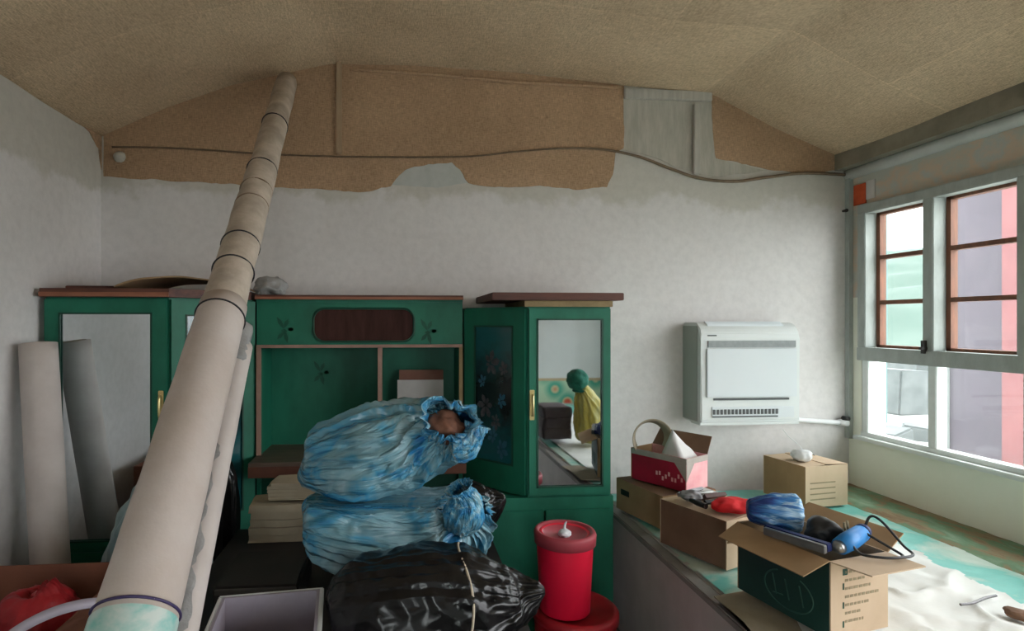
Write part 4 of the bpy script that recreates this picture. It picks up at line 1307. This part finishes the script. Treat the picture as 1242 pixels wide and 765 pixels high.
mk('tool_cable', tube(smoothpath([tuple(c4(*q)) for q in ((0.235, 0.07, 0.286), (0.25, 0.06, 0.34), (0.262, 0.03, 0.335), (0.275, -0.03, 0.275), (0.26, -0.07, 0.262), (0.20, -0.075, 0.262), (0.14, -0.055, 0.262), (0.11, -0.01, 0.262), (0.10, 0.02, 0.30))], 60), 0.0042, 8), 'tool_black', dr, smooth=True)
mk('tool_cable', tube(smoothpath([tuple(c4(*q)) for q in ((0.20, 0.04, 0.30), (0.225, -0.02, 0.272), (0.225, -0.06, 0.262), (0.205, -0.075, 0.262))], 24), 0.0042, 8), 'tool_black', dr, smooth=True)
for k, (xx, yy) in enumerate(((0.165, 0.075), (0.19, 0.085))):
    o = mk('screwdriver', tube([c4(xx, yy, 0.27), c4(xx - 0.005, yy + 0.005, 0.325)], 0.0045, 8), 'print_tan')
    tag(o, ('thin pale stick standing against the black pouch', 'thin pale stick standing beside the blue power tool')[k], 'tool', 'sticks in the green carton')

# ------------------------------------------------------------------ dark table and its load
TX0, TX1, TY0, TY1, TZ = -0.74, 0.40, 1.42, 2.72, 0.70
tb_ = thing('black_table', 'low black table under the plastic bags', 'table', ((TX0 + TX1) / 2, (TY0 + TY1) / 2, 0))
mk('table_top', box(TX0, TX1, TY0, TY1, TZ - 0.04, TZ), 'table_black', tb_, bev=0.004)
for xx in (TX0 + 0.03, TX1 - 0.09):
    for yy in (TY0 + 0.03, TY1 - 0.09):
        mk('leg', box(xx, xx + 0.06, yy, yy + 0.06, 0.0, TZ - 0.04), 'table_black', tb_, bev=0.004)
mk('apron', boxes([(TX0 + 0.03, TX1 - 0.03, TY1 - 0.06, TY1 - 0.03, TZ - 0.16, TZ - 0.04), (TX0 + 0.03, TX0 + 0.06, TY0 + 0.09, TY1 - 0.09, TZ - 0.16, TZ - 0.04)]), 'table_black', tb_)

def bagpt(px, py, y):
    return tuple(aty(px, py, y))

# lower blue bag
rings = []
for px, py, y, ra, rb in ((372, 634, 2.13, 0.03, 0.05), (380, 632, 2.13, 0.10, 0.14), (405, 632, 2.12, 0.15, 0.20), (450, 636, 2.10, 0.165, 0.23), (500, 640, 2.08, 0.155, 0.21), (540, 637, 2.06, 0.15, 0.18), (560, 632, 2.04, 0.135, 0.145), (572, 622, 2.02, 0.09, 0.09), (576, 612, 1.99, 0.05, 0.05)):
    rings.append((*bagpt(px, py, y), ra, rb))
lb_ = thing('plastic_bag', 'lower light blue plastic bag squashed under another bag', 'bag', (0.0, 2.1, TZ))
mk('bag_body', sweep_sack(rings, 170, 110, pleat=lambda v: 0.05 + 0.24 * max(0, (v - 0.05) / 0.95), crumple=0.013, seed=5, zmin=TZ + 0.003, kz=1.02), 'blue_plastic_pale', lb_, smooth=True)
rings = [(*bagpt(556, 640, 1.95), 0.05, 0.04), (*bagpt(562, 625, 1.93), 0.07, 0.05), (*bagpt(564, 607, 1.92), 0.055, 0.045), (*bagpt(560, 597, 1.91), 0.035, 0.03), (*bagpt(556, 590, 1.90), 0.05, 0.035)]
mk('bag_mouth', sweep_sack(rings, 90, 50, pleat=lambda v: 0.13, crumple=0.006, seed=8, up=(1, 0, 0)), 'blue_plastic', lb_, smooth=True)
# upper blue bag with its mouth open to the right
rings = []
for px, py, y, ra, rb in ((367, 560, 2.13, 0.02, 0.04), (376, 562, 2.13, 0.09, 0.12), (400, 556, 2.13, 0.135, 0.18), (440, 548, 2.12, 0.155, 0.22), (480, 540, 2.10, 0.15, 0.21), (512, 532, 2.07, 0.135, 0.17), (532, 526, 2.03, 0.12, 0.13), (548, 520, 1.98, 0.095, 0.09), (552, 516, 1.94, 0.085, 0.075)):
    rings.append((*bagpt(px, py, y), ra, rb))
ub = thing('plastic_bag', 'upper light blue plastic bag with its mouth open on brown contents', 'bag', (0.0, 2.1, 1.02))
mk('bag_body', sweep_sack(rings, 170, 110, pleat=lambda v: 0.05 + 0.26 * max(0, (v - 0.05) / 0.95), crumple=0.013, seed=17, zmin=1.025, cap1=False), 'blue_plastic_pale', ub, smooth=True)
# gathered collar of the mouth
mc_ = aty(541, 516, 1.93)
nrm = (CAM + Vector((0.25, 0, 0.35)) - mc_).normalized()
a = Vector((0, 0, 1)).cross(nrm).normalized()
b = nrm.cross(a)
bm = bmesh.new()
uvl = bm.loops.layers.uv.new('UVMap')
rowsV = []
NS = 96
for j in range(26):
    t = j / 25
    row = []
    for k in range(NS):
        th = 2 * PI * k / NS
        r0 = 0.055 + 0.045 * (1 - t) ** 1.5 + 0.015 * max(0, t - 0.8) * 5
        f = 1 + (0.10 + 0.12 * t) * (1 - 2 * abs(math.sin(5.5 * th + 1.3 * noise.noise(Vector((t * 3, th, 1)))))) * 0.6
        ears = 0.045 * max(0, math.cos(th - 2.1)) ** 4 + 0.05 * max(0, math.cos(th - 0.3)) ** 4 - 0.015 * max(0, math.cos(th + 1.6))
        q = mc_ + (a * math.cos(th) * 1.02 + b * math.sin(th) * 0.86) * r0 * f + nrm * (-0.05 + 0.085 * t) + (a * math.cos(th) + b * math.sin(th)) * ears * t
        q += Vector((noise.noise(q * 22), noise.noise(q * 22 + Vector((9, 0, 0))), noise.noise(q * 22 + Vector((0, 9, 0))))) * 0.014
        row.append(bm.verts.new(q))
    rowsV.append(row)
for j in range(25):
    for k in range(NS):
        f = bm.faces.new((rowsV[j][k], rowsV[j][(k + 1) % NS], rowsV[j + 1][(k + 1) % NS], rowsV[j + 1][k]))
        for lp, u in zip(f.loops, ((k / NS, j / 25), ((k + 1) / NS, j / 25), ((k + 1) / NS, (j + 1) / 25), (k / NS, (j + 1) / 25))):
            lp[uvl].uv = u
mk('bag_mouth', bm, 'blue_plastic', ub, smooth=True)
mk('bag_contents', blob(mc_ - nrm * 0.035, (0.06, 0.05, 0.05), 0.35, 20, 30, 4), 'content_brown', ub, smooth=True)
rings = [(*bagpt(548, 540, 1.95), 0.05, 0.05), (*bagpt(562, 540, 1.95), 0.05, 0.045), (*bagpt(573, 528, 1.95), 0.035, 0.03), (*bagpt(578, 514, 1.95), 0.045, 0.02)]
mk('bag_ear', sweep_sack(rings, 70, 36, pleat=lambda v: 0.22, crumple=0.008, seed=21), 'blue_plastic', ub, smooth=True)

# black bag in front, tied with string
rings = []
for px, py, y, ra, rb in ((405, 745, 1.68, 0.02, 0.05), (415, 740, 1.68, 0.10, 0.12), (450, 735, 1.67, 0.135, 0.165), (500, 731, 1.66, 0.15, 0.175), (550, 730, 1.66, 0.15, 0.17), (590, 728, 1.66, 0.125, 0.14), (625, 722, 1.67, 0.085, 0.10), (648, 717, 1.66, 0.04, 0.045), (660, 716, 1.66, 0.012, 0.012)):
    rings.append((*bagpt(px, py, y), ra, rb))
bb_ = thing('plastic_bag', 'large black plastic bag tied with a pale string', 'bag', (0.1, 1.7, TZ))
mk('bag_body', sweep_sack(rings, 170, 120, pleat=lambda v: 0.05 + 0.10 * max(0, v - 0.5), crumple=0.016, seed=9, zmin=TZ + 0.003, cap1=True), 'black_plastic', bb_, smooth=True)
c = aty(556, 732, 1.69)
st_ = []
for k in range(25):
    th = math.radians(-42 + 160 * k / 24)
    st_.append((c.x + 0.012 * math.sin(3 * th) + 0.01, c.y - 0.185 * math.cos(th) - 0.02, c.z + 0.168 * math.sin(th) + 0.004))
mk('bag_string', tube(smoothpath(st_, 60), 0.0035, 6), 'string', bb_, smooth=True)
# small black bag behind the blue ones
rings = [(*bagpt(540, 630, 2.46), 0.03, 0.03), (*bagpt(556, 625, 2.46), 0.13, 0.08), (*bagpt(580, 614, 2.45), 0.11, 0.075), (*bagpt(600, 608, 2.44), 0.065, 0.05), (*bagpt(613, 604, 2.43), 0.015, 0.02)]
o = mk('plastic_bag', sweep_sack(rings, 90, 60, pleat=lambda v: 0.08, crumple=0.012, seed=31, zmin=TZ + 0.003, cap1=True), 'black_plastic', smooth=True)
tag(o, 'small black plastic bag tucked behind the blue bags', 'bag')
o = mk('clear_bag', blob(aty(618, 694, 1.98), (0.055, 0.05, 0.03), 0.4, 20, 41, 4), 'clear_bag', smooth=True)
o.location.z = TZ + 0.002
tag(o, 'crumpled clear plastic bag between black bag and red bucket', 'bag')

# dark flat case and beige paper pile, left of the blue bags
pa = aty(322, 690, 2.0)
cs = thing('flat_case', 'dark flat case lying on the black table', 'case', (-0.42, 2.1, TZ))
mk('case_body', box(-0.60, -0.33, 1.90, 2.2, TZ + 0.001, TZ + 0.10), 'case_dark', cs, bev=0.01)
mk('case_edge', box(-0.59, -0.335, 1.892, 1.902, TZ + 0.078, TZ + 0.096), 'case_edge', cs, bev=0.002)
def paper_stack(x0, x1, y0, y1, z0, z1, seed, label):
    bm = bmesh.new()
    n_ = 5
    for k in range(n_):
        za, zb = z0 + (z1 - z0) * k / n_, z0 + (z1 - z0) * (k + 0.93) / n_
        q = random.Random(seed + k)
        d0, d1 = 0.02 * q.random(), 0.012 * q.random()
        bx(bm, x0 + d0, x1 - d0 * 0.5, y0 + d1, y1, za, zb)
    bmesh.ops.subdivide_edges(bm, edges=bm.edges, cuts=4, use_grid_fill=True)
    for v in bm.verts:
        if v.co.z > z0 + 0.004:
            v.co += Vector((noise.noise(v.co * 12 + Vector((seed, 0, 0))), noise.noise(v.co * 12), 0.5 * noise.noise(v.co * 9))) * 0.010
    o = mk('paper_bundle', bm, 'paper_beige')
    tag(o, label, 'paper', 'folded paper on the black table')
px0, px1, px2 = aty(300, 620, 2.55).x, aty(323, 600, 2.55).x, aty(386, 600, 2.55).x
zmid = aty(320, 611, 2.55).z
paper_stack(px0, px2, 2.53, 2.69, TZ + 0.002, zmid, 3, 'wide folded beige paper bundle on the table under the counter')
paper_stack(px1, px2, 2.55, 2.69, zmid + 0.012, aty(330, 586, 2.55).z, 11, 'narrow folded beige paper bundle lying on the wider one')
# lilac plastic bin in front
bn = thing('plastic_bin', 'pale lilac open plastic bin at the front of the table', 'bin', (-0.357, 1.58, TZ), math.radians(6))
W2, D2, H2 = 0.135, 0.13, 0.165
mk('bin_bottom', box(-W2, W2, -D2, D2, 0.001, 0.008), 'lilac_plastic', bn, local=True)
mk('bin_wall', boxes([(-W2, W2, D2 - 0.008, D2, 0.008, H2), (-W2, W2, -D2, -D2 + 0.008, 0.008, H2), (-W2, -W2 + 0.008, -D2 + 0.008, D2 - 0.008, 0.008, H2), (W2 - 0.008, W2, -D2 + 0.008, D2 - 0.008, 0.008, H2)]), 'lilac_plastic', bn, local=True)
e = 0.012
mk('bin_rim', boxes([(-W2 - e, W2 + e, D2, D2 + e, H2 - 0.02, H2), (-W2 - e, W2 + e, -D2 - e, -D2, H2 - 0.02, H2), (-W2 - e, -W2, -D2, D2, H2 - 0.02, H2), (W2, W2 + e, -D2, D2, H2 - 0.02, H2)]), 'white_plastic', bn, local=True, bev=0.003)

# ------------------------------------------------------------------ red buckets
c = aty(685, 745, 2.38)
tubz = 0.44
rt = thing('red_tub', 'dark red round tub under the tall red bucket', 'tub', (c.x + 0.05, c.y + 0.02, 0))
tc_ = (c.x + 0.05, c.y + 0.02, 0)
mk('tub_body', lathe([(0, 0.0), (0.15, 0.0), (0.158, 0.02), (0.172, tubz - 0.05), (0.172, tubz - 0.02)], 40, tc_), 'red_plastic_dark', rt, smooth=True)
mk('tub_lid', lathe([(0.172, tubz - 0.04), (0.182, tubz - 0.038), (0.182, tubz - 0.01), (0.172, tubz), (0.155, tubz), (0.15, tubz - 0.012), (0, tubz - 0.012)], 40, tc_), 'red_plastic_dark', rt, smooth=True)
bk = thing('red_bucket', 'tall red plastic bucket with lid and knotted white bag on top', 'bucket', (c.x, c.y, tubz))
zt_ = aty(682, 642, 2.38).z
hb = zt_ - tubz
cc = (c.x, c.y, tubz)
mk('bucket_body', lathe([(0, 0.001), (0.100, 0.001), (0.104, 0.006), (0.117, hb - 0.07), (0.117, hb - 0.02)], 44, cc), 'red_plastic', bk, smooth=True)
ld_ = mk('bucket_lid', lathe([(0.117, hb - 0.055), (0.128, hb - 0.05), (0.130, hb - 0.012), (0.124, hb), (0.110, hb), (0.106, hb - 0.012), (0, hb - 0.010)], 44, cc), 'red_lid', bk, smooth=True)
mk('lid_knot', blob((c.x - 0.012, c.y - 0.04, tubz + hb - 0.002), (0.022, 0.02, 0.016), 0.5, 30, 3, 3), 'clear_bag', ld_, smooth=True)
mk('lid_knot', tube(smoothpath([(c.x - 0.012, c.y - 0.04, tubz + hb), (c.x - 0.008, c.y - 0.03, tubz + hb + 0.03), (c.x - 0.002, c.y - 0.035, tubz + hb + 0.045)], 10), [0.008 - 0.0006 * i for i in range(11)], 8, jit=0.4), 'clear_bag', ld_, smooth=True)
mk('lid_groove', lathe([(0.108, hb - 0.0115), (0.10, hb - 0.006), (0.092, hb - 0.011)], 44, cc), 'red_plastic', ld_, smooth=True)

# ------------------------------------------------------------------ carton at lower left
lcn = carton('large_carton', 'large reddish brown open carton near the left wall', (-1.56, 1.28), 0.62, 0.86, 0.80, 0, 0.0,
             ['cardboard_red', 'cardboard_red', 'cardboard_red', 'cardboard_red', 'cardboard_red'], [('right', 0.14, 78, 'cardboard_red')])
def red_bag(cx, cy, ztop, ra, rb, seed, label):
    o = mk('red_bag', sweep_sack([(cx, cy, 0.10, 0.05, 0.05), (cx, cy, 0.2, ra * 0.9, rb * 0.9), (cx, cy, ztop * 0.7, ra, rb), (cx, cy, ztop - 0.08, ra * 0.95, rb * 0.9), (cx + 0.01, cy, ztop - 0.01, ra * 0.6, rb * 0.55), (cx + 0.01, cy, ztop, 0.02, 0.03)], 70, 50, pleat=lambda v: 0.05 + 0.06 * v, crumple=0.010, seed=seed, up=(1, 0, 0), cap1=True), 'red_bag', smooth=True)
    tag(o, label, 'bag', 'red bags in the large carton')
red_bag(-1.14, 1.93, 0.80, 0.13, 0.13, 51, 'dark red plastic bag stuffed in the back of the large carton')
red_bag(-1.03, 1.60, 0.775, 0.065, 0.12, 57, 'narrow red bag under the pale strip in the large carton')
hp = [aty(px, py, y) for px, py, y in ((0, 772, 1.36), (30, 752, 1.40), (62, 737, 1.45), (95, 728, 1.50), (125, 725, 1.55))]
bm = bmesh.new()
hs = smoothpath([tuple(p) for p in hp], 24)
va = [bm.verts.new(p) for p in hs]
vb = [bm.verts.new(Vector(p) + Vector((0.008, -0.008, -0.02))) for p in hs]
for i in range(24):
    bm.faces.new((va[i], va[i + 1], vb[i + 1], vb[i]))
o = mk('plastic_hoop', bm, 'lilac_plastic', smooth=True)
md = o.modifiers.new('thick', 'SOLIDIFY'); md.thickness = 0.008
tag(o, 'pale curved plastic strip bridging the large carton', 'strip')

# ------------------------------------------------------------------ on the bed, seen in the mirror
yb_ = thing('yellow_bundle', 'yellow plastic bundle with dark green top reflected in the mirror', 'bundle', (1.62, 1.02, KT + 0.02))
mk('bundle_body', sweep_sack([(1.58, 1.02, KT + 0.022, 0.07, 0.07), (1.58, 1.02, KT + 0.06, 0.125, 0.11), (1.57, 1.02, KT + 0.2, 0.135, 0.12), (1.54, 1.02, KT + 0.33, 0.11, 0.10), (1.50, 1.02, KT + 0.43, 0.07, 0.07), (1.48, 1.02, KT + 0.46, 0.05, 0.05)], 70, 50, pleat=lambda v: 0.08 + 0.1 * v, crumple=0.01, seed=61, up=(1, 0, 0), cap1=True), 'yellow_plastic', yb_, smooth=True)
mk('bundle_top', blob((1.455, 1.02, KT + 0.54), (0.085, 0.085, 0.085), 0.15, 10, 6, 4), 'green_knit', yb_, smooth=True)
mk('bundle_tie', tube([(1.48 + 0.055 * math.cos(k * PI / 12), 1.02 + 0.055 * math.sin(k * PI / 12), KT + 0.45) for k in range(25)], 0.012, 8, caps=False), 'green_knit', yb_, smooth=True)
bm = boxes([(1.19, 1.43, 0.62, 0.93, KT + 0.03 + 0.09 * k, KT + 0.03 + 0.09 * k + 0.086) for k in range(3)])
bmesh.ops.subdivide_edges(bm, edges=bm.edges, cuts=7, use_grid_fill=True)
for v in bm.verts:
    v.co += Vector((noise.noise(v.co * 9), noise.noise(v.co * 9 + Vector((5, 0, 0))), 0.4 * abs(noise.noise(v.co * 11)))) * 0.018
o = mk('dark_quilt', bm, 'dark_cloth', smooth=True)
tag(o, 'dark brown folded quilt on the bed reflected in the mirror', 'quilt')

# ------------------------------------------------------------------ courtyard outside
o = mk('ground', boxes([(XR + 0.26, 60, -20, 60, -0.6, -0.25), (-20, XR + 0.26, -20, YF - 0.21, -0.6, -0.25)]), 'yard_ground')
tag(o, 'pale concrete courtyard ground', kind='structure')
gx = 7.0
def outy(px):
    return atx(px, 300, gx).y
y1_, y2_ = outy(1152), atx(1215, 300, gx - 0.15).y
o = mk('courtyard_wall', box(gx, gx + 0.4, y2_, y1_, -0.25, 4.3), 'yard_wall')
tag(o, 'grey lilac rendered wall of the neighbouring building outside', 'wall')
o = mk('red_wall', box(gx - 0.15, gx + 0.4, y2_ - 1.3, y2_ - 0.001, -0.25, 4.3), 'yard_red')
tag(o, 'faded pink red wall of the building outside the window', 'wall')
o = mk('pale_post', box(gx - 0.05, gx + 0.3, y1_ + 0.002, y1_ + 0.25, -0.25, 5.0), 'yard_white')
tag(o, 'pale corner post beside the grey lilac wall outside', 'post')
hl = bmesh.new()
def hz_(x, y):
    d = max(0, (x - 25)) / 60
    return -0.25 + 17 * min(1, d) ** 0.8 * (0.8 + 0.35 * noise.noise(Vector((x * 0.03, y * 0.03, 0)))) + 1.2 * noise.noise(Vector((x * 0.15, y * 0.15, 3)))
gridsheet(24, 120, 5, 160, 60, 80, hz_, hl)
o = mk('hill', hl, 'hill_green', smooth=True)
tag(o, 'hazy green wooded hill beyond the courtyard', kind='structure')
p = atx(1066, 330, 9.0)
o = mk('drain_post', box(8.9, 9.1, p.y - 0.08, p.y + 0.14, -0.25, 4.2), 'yard_teal')
tag(o, 'pale teal post standing in the courtyard', 'post')
rr = random.Random(12)
BL = 'concrete blocks piled in the courtyard'
for px, py, sc_, hf, lb in ((1068, 540, 0.55, 0.5, 'low flat concrete slab nearest the window outside'), (1112, 532, 0.5, 0.45, 'short concrete block beside the flat slab outside'), (1078, 498, 0.9, 1.0, 'tall square concrete block in the rubble outside'),
                            (1118, 492, 0.8, 0.35, 'broad thin concrete slab in the rubble outside'), (1066, 462, 1.3, 0.8, 'big pale concrete block at the back of the rubble'), (1100, 458, 1.5, 0.45, 'tilted long concrete slab at the back of the rubble')):
    g_ = atz(px, py, -0.25)
    sx, sy, sz = sc_ * (1.0 + 0.5 * rr.random()), sc_ * (0.7 + 0.4 * rr.random()), sc_ * hf
    Mx = Matrix.Translation(Vector((g_.x, g_.y, -0.25))) @ Matrix.Rotation(rr.random() * 3, 4, 'Z') @ Matrix.Rotation(0.35 * (rr.random() - 0.5), 4, 'X')
    o = mk('concrete_block', box(-sx / 2, sx / 2, -sy / 2, sy / 2, -0.02, sz, M=Mx), 'yard_concrete', bev=0.03)
    tag(o, lb, 'block', BL)
